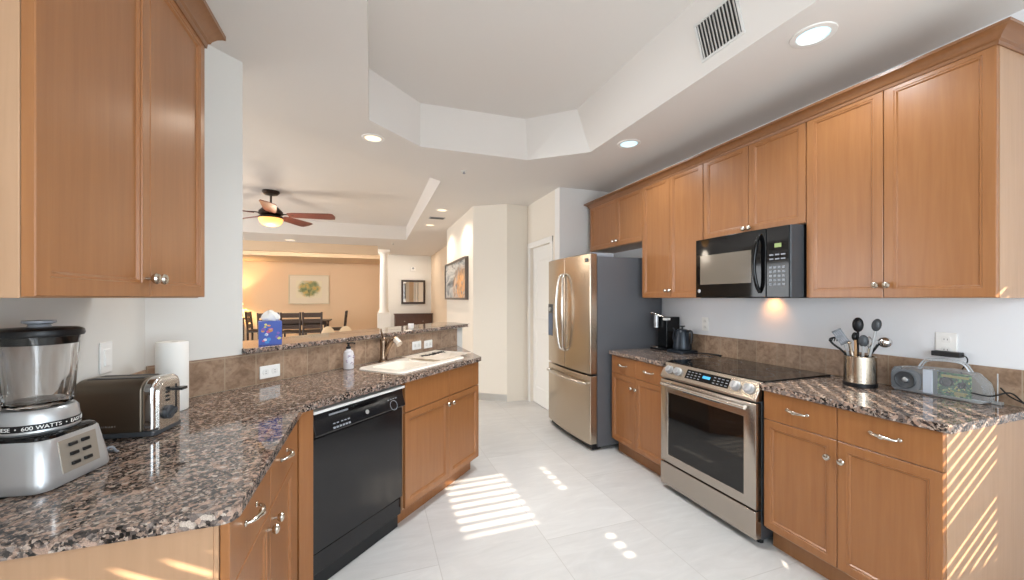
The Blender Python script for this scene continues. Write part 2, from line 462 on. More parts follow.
# invented screen outside the bay, unseen; its gaps shape the sun patches
bm = B(); YL = -3.0
for x0_, x1_, z0_, z1_ in ((-2.6, -.74, 0, 4.4), (-.74, -.33, 3.268, 4.4), (-.74, -.33, 0, 2.4), (-.33, .50, 0, 4.4), (.50, .96, 0, 2.97), (.96, 1.275, 0, 4.4), (1.275, 1.325, 0, 2.70), (1.325, 1.99, 0, 4.4), (1.99, 2.40, 0, 2.50), (2.40, 3.6, 0, 4.4), (1.275, 1.325, 2.99, 3.13)):
    box(bm, x0_, x1_, YL - .1, YL, z0_ - .1, z1_)
struct('sun_screen', bm, M['white'], smooth=False)

# baseboards
def baseboard(name, p0, p1, off=.014, h=.10):
    p0, p1 = Vector(p0), Vector(p1); d = (p1 - p0).normalized(); n = Vector((-d.y, d.x)) * off
    bm = B(); prism(bm, [tuple(p0), tuple(p1), tuple(p1 + n), tuple(p0 + n)], 0, h); struct(name, bm, M['white'], .003)
baseboard('baseboard_hall', (1.68, 4.9), (1.29, 5.18), -.014)
baseboard('baseboard_pantry', (1.98, 4.924), (1.68, 4.9), -.014)
baseboard('baseboard_hall_long', (1.29, 5.18), (1.29, 7.16), .014)
baseboard('baseboard_foyer', (.45, 11.8), (1.66, 11.8), -.014)

# pantry door with casing
d1 = bpy.data.objects.new('door_1', None); COL.objects.link(d1); d1.location = (2.0, 4.82, 0); d1.rotation_euler = (0, 0, RIGHT); d1['kind'] = 'structure'
bm = B(); box(bm, 0, .62, .02, .055, .008, 2.03); finish('door_slab', bm, M['white'], d1, .002)
bm = B()
for z0, z1 in ((.2, .95), (1.1, 1.88)):
    shaker(bm, .10, .52, z0, z1, .012, .01, .02)
finish('door_panel', bm, M['white'], d1)
bm = B(); box(bm, -.07, 0, -.033, -.018, 0, 2.10); box(bm, .62, .69, -.033, -.018, 0, 2.10); box(bm, -.07, .69, -.035, -.018, 2.03, 2.10); finish('door_casing', bm, M['white'], d1, .004)

# hall opening casing and column
bm = B(); box(bm, 1.585, 1.66, 7.3, 7.42, 0, 2.1); box(bm, 1.585, 1.66, 8.3, 8.42, 0, 2.1); box(bm, 1.585, 1.66, 7.3, 8.42, 2.1, 2.2); struct('trim_1', bm, M['white'], .004)
cc = bpy.data.objects.new('column', None); COL.objects.link(cc); cc.location = (.29, 10.69, 0); cc['kind'] = 'structure'
bm = B(); lathe(bm, [(.135, 1.0), (.135, 1.03), (.12, 1.06), (.108, 1.10), (.106, 1.6), (.094, 2.42), (.094, 2.46), (.108, 2.48), (.108, 2.50), (.13, 2.53), (.13, 2.55)], 36); finish('shaft', bm, M['white'], cc)
bm = B(); box(bm, -.15, .15, -.15, .15, 2.55, H); box(bm, -.15, .15, -.15, .15, .96, 1.0); box(bm, -.16, .16, -.16, .16, 0, .96); finish('pedestal', bm, M['white'], cc, .006)

# tile backsplash strips (setting trim): right wall, left wall, 45-degree bar wall
def tile_strip(name, loc, rz, L, z0=ZC, z1=1.064, t=.01):
    bm = B(); box(bm, 0, L, -t, 0, z0 - ZC, z1 - ZC); o = struct(name, bm, M['tile'], .001); o.location = (loc[0], loc[1], ZC); o.rotation_euler = (0, 0, rz); return o
tile_strip('trim_2', (XW, 3.02), RIGHT, 2.20)
tile_strip('trim_3', (XL, 1.03), LEFT, 1.105)
tile_strip('trim_4', SN(.86, -2.172), PEN, 2.43, z1=1.078)

# ================================================================== CABINETS
def knob(parent, x, z, y=0.):
    bm = B()
    v = lathe(bm, [(.0045, 0), (.0045, .012), (.009, .014), (.0145, .02), (.0155, .025), (.013, .030), (.006, .033), (0.0001, .0335)], 20)
    xf(bm, v, Matrix.Translation((x, y, z)) @ Matrix.Rotation(radians(90), 4, 'X'))
    return finish('knob', bm, M['nickel'], parent)
def pull(parent, x, z, y=0., L=.10):
    bm = B()
    tube(bm, [(x - L / 2, y, z), (x - L * .42, y - .018, z + .002), (x, y - .027, z), (x + L * .42, y - .018, z - .002), (x + L / 2, y, z)], lambda t: .0042 + .004 * (1 - abs(2 * t - 1)) ** 2, 10, 6)
    ball(bm, (x, y - .027, z), .011, 1.2, .8, 1)
    for s in (-1, 1): ball(bm, (x + s * L / 2, y - .002, z), .008, 1.2, .5, 1, 12)
    return finish('handle', bm, M['nickel'], parent)
def door(parent, x0, x1, z0, z1, knob_x=None, knob_z=None, fr=.038):
    bm = B(); shaker(bm, x0, x1, z0, z1, 0, .02, fr); o = finish('door', bm, M['wood'], parent)
    if knob_x is not None: knob(o, knob_x, knob_z)
    return o
def drawer(parent, x0, x1, z0, z1, hz=None, hxx=None):
    bm = B(); box(bm, x0, x1, 0, .02, z0, z1); o = finish('drawer', bm, M['wood'], parent, .003)
    if hz is not None: pull(o, hxx if hxx is not None else (x0 + x1) / 2, hz)
    return o

BC = 'maple base cabinets'
def base_cab(loc, rz, W, label, depth=.605, handles=True, zs=.717, kz=.63, m_side=None):
    t = thing('base_cabinet', label, 'cabinet', loc, rz, BC)
    bm = B(); box(bm, 0, W, .021, depth, .11, ZCB); finish('carcass', bm, m_side or M['wood_side'], t, .001)
    bm = B(); box(bm, .0, W, .075, .09, 0, .11); box(bm, 0, .018, .09, depth, 0, .11); box(bm, W - .018, W, .09, depth, 0, .11); finish('toe_kick', bm, M['wood_toe'], t)
    h = W / 2
    door(t, .002, h - .0015, .125, zs - .003, h - .03, kz); door(t, h + .0015, W - .002, .125, zs - .003, h + .03, kz)
    drawer(t, .002, h - .0015, zs, ZCB - .006, .795 if handles else None); drawer(t, h + .0015, W - .002, zs, ZCB - .006, .795 if handles else None)
    return t
XD = 2.025
base_cab((XD, 1.564, 0), RIGHT, .722, 'maple base cabinet right of the range with sun stripes on its end')
base_cab((XD, 3.012, 0), RIGHT, .664, 'small maple base cabinet between fridge and range')

UC = 'maple wall cabinets'
def wall_cab(loc, rz, W, z0, z1, label, split, depth=.328, kz=.062, ins=.03):
    t = thing('upper_cabinet', label, 'cabinet', loc, rz, UC); z0 -= loc[2]; z1 -= loc[2]
    bm = B(); box(bm, 0, W, .021, depth, z0, z1 + .02); finish('carcass', bm, M['wood_side'], t, .001)
    door(t, .002, split - .0015, z0 + .003, z1, split - ins, z0 + kz); door(t, split + .0015, W - .002, z0 + .003, z1, split + ins, z0 + kz)
    return t
XU = 2.315
Z1 = 2.392
wall_cab((XU, 1.531, 1.375), RIGHT, .721, 1.375, Z1, 'tall maple wall cabinet above the utensil holder and radio', .356, ins=.022)
wall_cab((XU, 2.264, 1.80), RIGHT, .731, 1.80, Z1, 'short maple wall cabinet directly above the black microwave', .37, kz=.03, ins=.02)
wall_cab((XU, 2.963, 1.375), RIGHT, .697, 1.375, Z1, 'tall maple wall cabinet above the coffee maker and kettle', .345, ins=.022)
wall_cab((XU, 3.867, 1.895), RIGHT, .902, 1.895, Z1, 'short maple wall cabinet above the refrigerator', .50, kz=.055, ins=.03)
tl = wall_cab((-.60, 1.0, 1.375), LEFT, .802, 1.375, 2.352, 'maple wall cabinet at left above the blender and toaster', .41, kz=.055, ins=.022)

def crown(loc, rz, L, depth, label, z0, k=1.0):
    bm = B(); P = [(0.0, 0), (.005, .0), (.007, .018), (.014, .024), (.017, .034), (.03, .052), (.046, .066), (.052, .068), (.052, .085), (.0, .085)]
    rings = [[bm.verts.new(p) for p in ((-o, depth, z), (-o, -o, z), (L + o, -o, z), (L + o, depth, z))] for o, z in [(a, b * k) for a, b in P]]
    rings_to_faces(bm, rings, False); o = finish('crown_molding', bm, M['wood_crown_shaded'], sharp=25); o.location = (loc[0], loc[1], z0); o.rotation_euler = (0, 0, rz)
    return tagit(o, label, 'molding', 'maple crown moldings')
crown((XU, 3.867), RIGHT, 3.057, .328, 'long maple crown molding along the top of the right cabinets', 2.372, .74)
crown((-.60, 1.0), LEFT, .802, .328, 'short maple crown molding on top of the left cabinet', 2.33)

# left base cabinet, corner filler and sink cabinet
t = thing('base_cabinet', 'maple base cabinet at left under the blender, pale end panel in front', 'cabinet', (-.305, 1.055, 0), LEFT, BC)
bm = B(); box(bm, 0, .875, .021, .60, .11, ZCB); finish('carcass', bm, M['wood_side'], t, .001)
bm = B(); box(bm, 0, .875, .075, .09, 0, .11); box(bm, 0, .018, .09, .62, 0, .11); finish('toe_kick', bm, M['wood_toe'], t)
bm = B(); box(bm, -.004, .0, .03, .62, .0, ZCB - .004); finish('end_panel', bm, M['wood_side'], t)
door(t, .003, .378, .125, .70, .345, .655); door(t, .381, .76, .125, .70, .415, .655)
drawer(t, .003, .378, .704, ZCB - .006, .80, .165); drawer(t, .381, .76, .704, ZCB - .006, .80, .58)
bm = B(); box(bm, .763, .872, .002, .02, .11, ZCB - .006); finish('filler_strip', bm, M['wood'], t, .002)

p = [SN(1.153, -1.582), SN(1.226, -1.582), SN(1.226, -2.16), SN(1.20, -2.16)]
bm = B(); prism(bm, [(-.302, 1.936), SN(1.226, -1.582)[:2], SN(1.226, -1.61)[:2], (-.32, 1.945)], .0, ZCB)
solo('cabinet_filler', bm, M['wood'], 'narrow maple filler panel left of the black dishwasher', 'panel', bevel=.001)

t = thing('base_cabinet', 'maple sink cabinet with two doors beside the black dishwasher', 'cabinet', SN(1.845, -1.582), PEN, BC)
bm = B(); prism(bm, [(0, .021), (.872, .021), (1.42, .575), (1.40, .588), (0, .588)], .10, .75); finish('carcass', bm, M['wood_side'], t, .001)
bm = B(); box(bm, 0, .872, .021, .035, .75, ZCB); finish('face_frame', bm, M['wood'], t)
bm = B(); prism(bm, [(0, .07), (.86, .07), (1.36, .575), (0, .575)], 0, .10); finish('toe_kick', bm, M['wood'], t)
sp = .461
door(t, .003, sp - .0015, .112, .682, sp - .032, .635); door(t, sp + .0015, .872, .112, .682, sp + .025, .635)
drawer(t, .003, sp - .0015, .687, ZCB - .006); drawer(t, sp + .0015, .872, .687, ZCB - .006)

# ================================================================== COUNTERTOPS
def rounded(poly, radii, n=6):
    out = []
    for i, p in enumerate(poly):
        r = radii.get(i, 0)
        if not r: out.append(p); continue
        P = Vector(p); a = (Vector(poly[i - 1]) - P).normalized(); b = (Vector(poly[(i + 1) % len(poly)]) - P).normalized()
        ang = a.angle(b); d = r / math.tan(ang / 2); q0 = P + a * d; q1 = P + b * d
        for k in range(n + 1):
            t = k / n; out.append(tuple((1 - t) ** 2 * q0 + 2 * t * (1 - t) * P + t * t * q1))
    return out
def slab(name, loops, z0, z1, m, label, cat, group=None, bevel=.006):
    bm = B(); flat_with_holes(bm, loops, z0); flat_with_holes(bm, loops, z1)
    vs = list(bm.verts); n = sum(len(l) for l in loops); k = 0
    for lp in loops:
        m_ = len(lp)
        for i in range(m_):
            a, b = k + i, k + (i + 1) % m_; bm.faces.new((vs[a], vs[b], vs[n + b], vs[n + a]))
        k += m_
    return solo(name, bm, m, label, cat, group, bevel, smooth=False)
CG = 'granite countertops'
slab('countertop', [rounded([(2.003, .815), (XW, .815), (XW, 1.572), (2.003, 1.572)], {0: .03})], ZCB, ZC, M['granite'], 'granite countertop under the utensil holder and radio', 'countertop', CG)
slab('countertop', [[(2.003, 2.338), (XW, 2.338), (XW, 3.025), (2.003, 3.025)]], ZCB, ZC, M['granite'], 'granite countertop under the coffee maker and kettle', 'countertop', CG)
SK = (1.915, 2.62, -2.02, -1.665)     # sink cutout s0 s1 n0 n1
hole = [SN(SK[0] + .02, SK[3] - .02)[:2], SN(SK[1] - .02, SK[3] - .02)[:2], SN(SK[1] - .02, SK[2] + .02)[:2], SN(SK[0] + .02, SK[2] + .02)[:2]]
cpoly = rounded([(XL, 1.03), (-.285, 1.03), (-.285, 1.924), SN(2.727, -1.562)[:2], SN(3.287, -2.162)[:2], SN(1.2, -2.162)[:2], (XL + .01, 2.14)], {1: .04, 3: .03})
slab('countertop', [cpoly, hole], ZCB, ZC, M['granite'], 'long angled granite countertop under blender, toaster and sink', 'countertop', CG)
slab('bar_top', [rounded([SN(1.255, -2.13)[:2], SN(3.45, -2.13)[:2], SN(3.62, -2.40)[:2], SN(3.62, -2.56)[:2], SN(1.275, -2.56)[:2], SN(1.275, -2.30)[:2], SN(1.268, -2.174)[:2], SN(1.255, -2.174)[:2]], {1: .03})], 1.079, 1.109, M['granite_bar'], 'raised granite bar top behind the sink', 'countertop', None, .008)

# ================================================================== RANGE
RW = .757
t = thing('range', 'stainless steel slide-in range with black oven window', 'oven', (1.985, 2.334, 0), RIGHT)
bm = B(); box(bm, 0, RW, .045, .64, .035, .90); finish('body', bm, M['dgrey'], t, .002)
bm = B(); prism(bm, [(.0, .80), (-.002, .815), (.05, .908), (.075, .914), (.075, .80)], 0, RW, 'x'); finish('control_panel', bm, M['steel'], t, .004)
cp = t.children[-1]
# point on the slanted panel face
def cpt(u, v, off=0.):     # v 0 bottom .. 1 top
    a = Vector((0, -.002, .815)); b = Vector((0, .05, .908)); d = (b - a); n = Vector((0, -d.z, d.y)).normalized()
    q = a + d * v + n * off; return Vector((u, q.y, q.z))
def on_panel(bm, verts): 
    a = cpt(0, 0); d = (cpt(0, 1) - a).normalized(); n = Vector((0, -d.z, d.y))
    for v in verts: v.co = a + Vector((v.co.x, 0, 0)) + d * v.co.y + n * v.co.z
for kx in (.072, .152, .612, .698):
    bm = B(); v = lathe(bm, [(.030, 0), (.030, .006), (.025, .008), (.0245, .024), (.020, .028), (.0001, .0285)], 28)
    v += box(bm, -.004, .004, -.021, .021, .0285, .034)
    for q in v: q.co.x += kx; q.co.y += .052
    on_panel(bm, v); finish('knob', bm, M['silver'], cp)
bm = B(); v = box(bm, .225, .565, .022, .086, 0, .0015); on_panel(bm, v); finish('touch_panel', bm, M['black_gloss'], cp)
tp = cp.children[-1]
for i in range(11):
    if 4 <= i <= 6: continue
    for j in range(3): bm = B(); v = box(bm, .24 + i * .030, .256 + i * .030, .032 + j * .018, .037 + j * .018, .0012, .002); on_panel(bm, v); finish('key_mark', bm, M['grey'], tp, smooth=False)
bm = B(); v = box(bm, .365, .425, .048, .066, .0015, .0021); on_panel(bm, v); finish('display', bm, M['led_blue'], tp)
bm = B(); box(bm, -.002, RW + .002, .052, .615, .906, .915); finish('cooktop', bm, M['oven_glass'], t, .002)
ct = t.children[-1]
for (x, y, r) in ((.19, .21, .10), (.57, .2, .115), (.19, .46, .075), (.57, .47, .09)):
    bm = B(); lathe(bm, [(r, .9149), (r, .9153), (r - .003, .9153), (r - .003, .9149)], 40, (x, y, 0), False); finish('burner_ring', bm, M['dgrey'], ct)
bm = B()
def ring4(y, a): return [bm.verts.new((p[0], y, p[1])) for p in a]
x0, x1, z0, z1 = .002, RW - .002, .205, .79; wx0, wx1, wz0, wz1 = .075, RW - .075, .262, .705
R = [ring4(.045, ((x0, z0), (x1, z0), (x1, z1), (x0, z1))), ring4(.004, ((x0, z0), (x1, z0), (x1, z1), (x0, z1))), ring4(0, ((x0 + .006, z0 + .006), (x1 - .006, z0 + .006), (x1 - .006, z1 - .006), (x0 + .006, z1 - .006))),
     ring4(0, ((wx0, wz0), (wx1, wz0), (wx1, wz1), (wx0, wz1))), ring4(.006, ((wx0 + .003, wz0 + .003), (wx1 - .003, wz0 + .003), (wx1 - .003, wz1 - .003), (wx0 + .003, wz1 - .003)))]
rings_to_faces(bm, R); bm.faces.new(R[-1]); bm.faces.new(R[0]); finish('oven_door', bm, M['steel'], t)
od = t.children[-1]
bm = B(); box(bm, wx0 + .002, wx1 - .002, .003, .0062, wz0 + .002, wz1 - .002); finish('oven_window', bm, M['oven_glass'], od)
bm = B(); tube(bm, [(.045, -.028, .765), (RW / 2, -.034, .765), (RW - .045, -.028, .765)], .013, 14, 6, 1.0)
for x in (.065, RW - .065): cyl(bm, (x, 0, .765), (x, -.034, .765), .011)
finish('handle', bm, M['steel_lt'], od)
bm = B(); box(bm, .22, .52, -.0008, 0, .735, .752); finish('vent_slot', bm, M['dgrey'], od)
bm = B(); box(bm, .002, RW - .002, .0, .045, .04, .195); finish('drawer', bm, M['steel'], t, .004)
for x in (.04, RW - .04):
    for y in (.08, .56): bm = B(); lathe(bm, [(.02, 0), (.02, .02), (.012, .036)], 14, (x, y, 0)); finish('foot', bm, M['black'], t)

# ================================================================== MICROWAVE
MWW = .705
t = thing('microwave', 'black over-the-range microwave hung below the short cabinet', 'microwave', (2.232, 2.25, 1.375), RIGHT)
bm = B(); box(bm, .0, MWW, .085, .41, .006, .422); finish('body', bm, M['black'], t, .003)
def bow(x, w, d=.012): return -d * (1 - ((x - w / 2) / (w / 2)) ** 2)
def bowed(bm, x0, x1, z0, z1, yb, W, d, y0=0., n=14, corner=0.):
    pts = []
    for i in range(n + 1):
        x = x0 + (x1 - x0) * i / n; pts.append((x, y0 + bow(x, W, d)))
    poly = pts + [(x1, yb), (x0, yb)]
    return prism(bm, poly, z0, z1)
bm = B(); bowed(bm, .0, .548, .004, .418, .084, MWW, .012); finish('door', bm, M['black_gloss'], t, .004)
md = t.children[-1]
bm = B(); bowed(bm, .045, .455, .095, .300, .02, MWW, .012, -.0012); finish('window', bm, M['mw_window'], md)
bm = B(); tube(bm, [(.512, -.010, .035), (.510, -.038, .085), (.503, -.050, .20), (.510, -.038, .33), (.512, -.010, .385)], .011, 12, 6); finish('handle', bm, M['black_gloss'], md)
bm = B(); v = lathe(bm, [(.013, 0), (.013, .002), (.0001, .003)], 24); xf(bm, v, Matrix.Translation((.035, -.002, .05)) @ Matrix.Rotation(radians(90), 4, 'X')); finish('badge', bm, M['silver'], md)
bm = B(); bowed(bm, .551, .684, .004, .418, .084, MWW, .012); finish('control_panel', bm, M['black_gloss'], t, .004)
mc = t.children[-1]
for r in range(9):
    for c in range(4 if r < 5 else (3 if r in (6, 7) else 0)):
        dx, wd = (.025, .015) if r < 5 else (.034, .024)
        x = .570 + c * dx; y = bow(x, MWW); bm = B(); box(bm, x, x + wd, y - .001, y + .004, .075 + r * .025, .086 + r * .025 - (.003 if r > 5 else 0)); finish('key', bm, M['grey'], mc, smooth=False)
bm = B(); box(bm, .592, .640, bow(.62, MWW) - .001, bow(.62, MWW) + .004, .296, .320); finish('display', bm, M['led_green'], mc)
bm = B(); prism(bm, [(.687, -.001), (.692, .004), (MWW, .086), (.687, .086)], .004, .418); finish('corner_trim', bm, M['dgrey'], t, .003)
bm = B(); prism(bm, [(.05, -.006), (.655, -.006), (MWW, .09), (MWW, .4), (0, .4), (0, .09)], -.0005, .008); finish('underside', bm, M['black'], t, .003)

# ================================================================== REFRIGERATOR
FW = .875
t = thing('refrigerator', 'stainless french door refrigerator with grey side', 'refrigerator', (1.832, 3.932, 0), RIGHT)
bm = B(); box(bm, .004, FW - .004, .078, .79, .035, 1.752); finish('body', bm, M['fridge_side'], t, .004)
def fdoor(x0, x1, z0, z1, name='door'):
    bm = B(); bowed(bm, x0, x1, z0, z1, .072, FW, .03); return finish(name, bm, M['steel_v'], t, .008, seg=3)
dl = fdoor(.0, FW / 2 - .002, .69, 1.775); dr = fdoor(FW / 2 + .002, FW, .69, 1.775); fz = fdoor(0, FW, .062, .675, 'freezer_drawer')
for o, s in ((dl, -1), (dr, 1)):
    x = FW / 2 + s * .028; bm = B()
    tube(bm, [(x, -.028, .86), (x + s * .012, -.07, .90), (x + s * .034, -.086, 1.10), (x + s * .04, -.09, 1.24), (x + s * .034, -.086, 1.38), (x + s * .012, -.07, 1.57), (x, -.028, 1.61)], .0125, 12, 6)
    finish('handle', bm, M['steel_lt'], o)
bm = B(); tube(bm, [(.05, -.006, .60), (.08, -.045, .605), (FW / 2, -.08, .605), (FW - .08, -.045, .605), (FW - .05, -.006, .60)], .012, 12, 7); finish('handle', bm, M['steel_lt'], fz)
bm = B(); box(bm, .03, .145, -.018, .02, .97, 1.31); finish('dispenser', bm, M['dgrey'], dl, .004)
dp = dl.children[-1]
bm = B(); box(bm, .04, .135, -.020, -.017, .98, 1.21); finish('dispenser_recess', bm, plain('dispenser_blue', '#56657c', .25), dp)
bm = B(); cyl(bm, (.088, -.018, 1.255), (.088, -.03, 1.255), .022); finish('dispenser_button', bm, M['silver'], dp)
bm = B(); box(bm, .80, .845, -.0105, .0, 1.70, 1.735); finish('badge', bm, M['dgrey'], dr)
bm = B(); box(bm, .812, .817, -.0115, -.01, 1.709, 1.727); box(bm, .817, .822, -.0115, -.01, 1.709, 1.713); box(bm, .826, .836, -.0115, -.01, 1.709, 1.713); box(bm, .832, .836, -.0115, -.01, 1.713, 1.719); box(bm, .826, .829, -.0115, -.01, 1.713, 1.727); box(bm, .829, .836, -.0115, -.01, 1.723, 1.727)
finish('badge_mark', bm, M['silver'], dr.children[-1])
for x in (.02, FW - .12):
    bm = B(); box(bm, x, x + .10, .02, .26, 1.752, 1.785); finish('hinge_cover', bm, M['grey'], t, .006)
bm = B(); box(bm, .02, FW - .02, .03, .12, .012, .06); finish('base_grille', bm, M['black'], t)
for x0_ in (.04, FW - .10):
    for y0_ in (.05, .62): bm = B(); box(bm, x0_, x0_ + .06, y0_, y0_ + .06, 0, .037); finish('foot', bm, M['black'], t)

# ================================================================== DISHWASHER
DW = .612
t = thing('dishwasher', 'black built-in dishwasher under the angled counter', 'dishwasher', SN(1.229, -1.597), PEN)
bm = B(); box(bm, .004, DW - .004, .05, .56, .08, .862); finish('body', bm, M['black'], t)
bm = B(); box(bm, .002, DW - .002, .0, .05, .19, .722); finish('door', bm, M['dw_black'], t, .004)
bm = B(); prism(bm, [(.0, .728), (-.022, .735), (-.024, .745), (-.004, .80), (-.002, .838), (.05, .838), (.05, .728)], .002, DW - .002, 'x'); finish('control_panel', bm, M['dw_black'], t, .004)
dc = t.children[-1]
bm = B(); v = lathe(bm, [(.011, 0), (.011, .002), (.0001, .003)], 20); xf(bm, v, Matrix.Translation((.32, -.014, .772)) @ Matrix.Rotation(radians(72), 4, 'X')); finish('badge', bm, M['silver'], dc)
DM = Matrix.Translation((0, -.0235, .748)) @ Matrix.Rotation(radians(70), 4, 'X')
def dmark(x0, x1, y0, y1): bm = B(); xf(bm, box(bm, x0, x1, y0, y1, -.0004, .0012), DM); finish('key_mark', bm, M['grey'], dc, smooth=False)
for i in range(6): dmark(.10 + i * .018, .113 + i * .018, 0, .009)
for i in range(5): dmark(.105 + i * .02 + (.006 if i > 1 else 0), .117 + i * .02 + (.006 if i > 1 else 0), .022, .027)
bm = B(); v = []
v += lathe(bm, [(.028, 0), (.028, .0012), (.0255, .0012), (.0255, 0)], 28, (.515, .012, 0), False); 
xf(bm, v, DM); finish('dial_ring', bm, M['grey'], dc)
for i in range(4): dmark(.478 + i * .02, .49 + i * .02, .046, .050)
bm = B(); box(bm, .09, .25, -.006, 0, .812, .820); finish('latch_bar', bm, M['grey'], dc)
bm = B(); box(bm, .20, .40, -.0065, 0, .803, .824); finish('latch_pocket', bm, M['black_gloss'], dc, .002)
bm = B(); box(bm, .0, DW, -.016, .05, .840, .853); finish('top_strip', bm, M['white_plastic'], t, .001)
bm = B(); box(bm, .004, DW - .004, .010, .05, .085, .182); finish('access_panel', bm, M['dw_black'], t, .003)
bm = B(); box(bm, .004, DW - .004, .035, .06, .0, .082); finish('toe_panel', bm, M['black_matte'], t)

# ================================================================== SINK AREA
t = thing('sink', 'white double bowl sink set in the angled counter', 'sink', SN(SK[0], SK[3], ZC), PEN)
L, Dp = SK[1] - SK[0], SK[3] - SK[2]
bm = B()
bowls = [rrect(.31, .27, .05, 5, .19, Dp / 2), rrect(.27, .27, .05, 5, L - .175, Dp / 2)]
rim = rrect(L + .02, Dp + .02, .04, 6, L / 2, Dp / 2)
flat_with_holes(bm, [rim, bowls[0], bowls[1]], .010)
o_hi = list(bm.verts)[:len(rim)]
lo = [bm.verts.new((x + (x - L / 2) * .02, y + (y - Dp / 2) * .03, .0005)) for x, y in rim]; rings_to_faces(bm, [o_hi, lo])
finish('rim', bm, M['ceramic'], t)
for i, bw in enumerate(bowls):
    bm = B(); cx = sum(p[0] for p in bw) / len(bw); cy = sum(p[1] for p in bw) / len(bw)
    R = [[bm.verts.new((cx + (x - cx) * k, cy + (y - cy) * k, z)) for x, y in bw] for k, z in ((1, .0101), (.97, .002), (.93, -.10), (.85, -.125), (.2, -.13))]
    rings_to_faces(bm, R); bm.faces.new(R[-1]); b_ = finish('bowl', bm, M['ceramic'], t)
    bm = B(); lathe(bm, [(.035, -.1285), (.035, -.1265), (.02, -.1275), (.0001, -.1275)], 20, (cx, cy, 0)); finish('drain', bm, M['chrome'], b_)
# drying mat over the right bowl
bm = B(); v = []
nx, ny = 24, 12; mw, mh = .44, .37
g = [[bm.verts.new((i / nx * mw, j / ny * mh, .0 + .0015 * sin(i * 1.3) * cos(j * .9))) for j in range(ny + 1)] for i in range(nx + 1)]
for i in range(nx):
    for j in range(ny): bm.faces.new((g[i][j], g[i + 1][j], g[i + 1][j + 1], g[i][j + 1]))
bmesh.ops.solidify(bm, geom=bm.faces[:], thickness=.006)
mat_root = thing('drying_mat', 'cream dish drying mat with dark print beside the faucet', 'mat', SN(2.37, -1.70, ZC + .0155), PEN)
finish('mat', bm, M['cloth'], mat_root)
bm = B()
random.seed(11)
for i in range(17):
    x = .10 + i * .016; y = .235 + random.uniform(-.012, .012); l = random.uniform(.03, .085)
    v = box(bm, -.006, .006, -l / 2, l / 2, .0, .0018); xf(bm, v, Matrix.Translation((x, y, .0025)) @ Matrix.Rotation(random.uniform(-.8, .8), 4, 'Z'))
tube(bm, [(.08, .235, .003), (.2, .228, .003), (.38, .24, .003)], .0035, 6)
finish('print', bm, M['black_matte'], mat_root)

t = thing('faucet', 'brushed nickel single handle kitchen faucet behind the sink', 'faucet', SN(2.20, -2.085, ZC), PEN); t.scale = (1.18, 1.0, 1.2)
bm = B(); lathe(bm, [(.034, 0), (.034, .008), (.027, .016), (.024, .03), (.0235, .10), (.026, .12), (.024, .137), (.014, .149), (.0001, .151)], 24); finish('body', bm, M['faucet'], t)
bm = B(); tube(bm, [(0, 0, .135), (-.004, .004, .155), (-.012, .010, .185), (-.014, .012, .205)], lambda q: .009 - .003 * q, 10, 5, .7); finish('lever', bm, M['faucet'], t)
bm = B(); tube(bm, [(0, -.012, .04), (.004, -.034, .085), (.008, -.058, .122), (.012, -.082, .142), (.014, -.10, .138)], lambda q: .016 + .002 * q, 14, 6); finish('spout', bm, M['faucet'], t)
bm = B(); cyl(bm, (.0138, -.096, .142), (.016, -.132, .112), .019, .022); finish('spray_head', bm, plain('spray_cream', '#e2d3c3', .25, .3), t)

t = thing('soap_bottle', 'clear pump bottle of hand soap against the tile by the faucet', 'bottle', SN(1.883, -2.09, ZC), PEN)
bm = B(); lathe(bm, [(.028, 0), (.032, .004), (.033, .01), (.033, .10), (.028, .118), (.014, .128), (.014, .134)], 28); finish('bottle', bm, plain('soap_clear', '#d7d3d6', .12, 0, .5), t)
bm = B(); random.seed(5)
for i in range(16):
    a = random.uniform(-2.7, -.4); z = random.uniform(.03, .095); v = ball(bm, (0.0332 * cos(a), .0332 * sin(a), z), random.uniform(.003, .006), 1, 1, 1, 8)
finish('label_print', bm, plain('label_mauve', '#a493a8', .5), t.children[0])
bm = B(); lathe(bm, [(.015, .134), (.015, .148), (.008, .15), (.006, .165), (.012, .168), (.012, .176), (.0001, .177)], 20); tube(bm, [(0, 0, .172), (.02, -.014, .172), (.034, -.024, .166)], .004, 8); finish('pump', bm, M['black'], t)

# ================================================================== WALL PLATES
OG = 'white electrical plates'
def outlet(name, loc, rz, label, w=.07, h=.115, horiz=False, switch=False, cat='outlet'):
    t = thing(name, label, cat, loc, rz, OG)
    W_, H_ = (h, w) if horiz else (w, h)
    bm = B(); box(bm, -W_ / 2, W_ / 2, -.006, 0, -H_ / 2, H_ / 2); finish('plate', bm, M['outlet'], t, .003)
    if switch:
        bm = B(); box(bm, -.016, .016, -.010, -.004, -.032, .032); finish('rocker', bm, M['outlet'], t, .003)
    else:
        for s in (-1, 1):
            bm = B(); cx, cz = (s * .025, 0) if horiz else (0, s * .025)
            prism(bm, rrect(.034, .030, .010, 4, cx, cz), -.008, -.004, 'y'); k = finish('socket', bm, M['white_plastic'], t)
            bm = B()
            for d in (-.006, .006):
                if horiz: box(bm, cx - .004, cx + .004, -.0085, -.0075, d - .001, d + .001)
                else: box(bm, d - .001, d + .001, -.0085, -.0075, cz - .003, cz + .005)
            finish('slots', bm, M['slot'], k)
    return t
outlet('wall_outlet', SN(1.40, -2.162, .965), PEN, 'white outlet in the tile at left, nearest the toaster', horiz=True)
outlet('wall_outlet', SN(2.665, -2.162, .972), PEN, 'left of the two white outlets in the tile right of the faucet', horiz=True)
outlet('wall_outlet', SN(2.822, -2.162, .966), PEN, 'right of the two white outlets in the tile right of the faucet', horiz=True)
outlet('wall_outlet', (XW, 1.09, 1.147), RIGHT, 'white wall outlet above the clear radio with adapter plugged in', w=.078, h=.118)
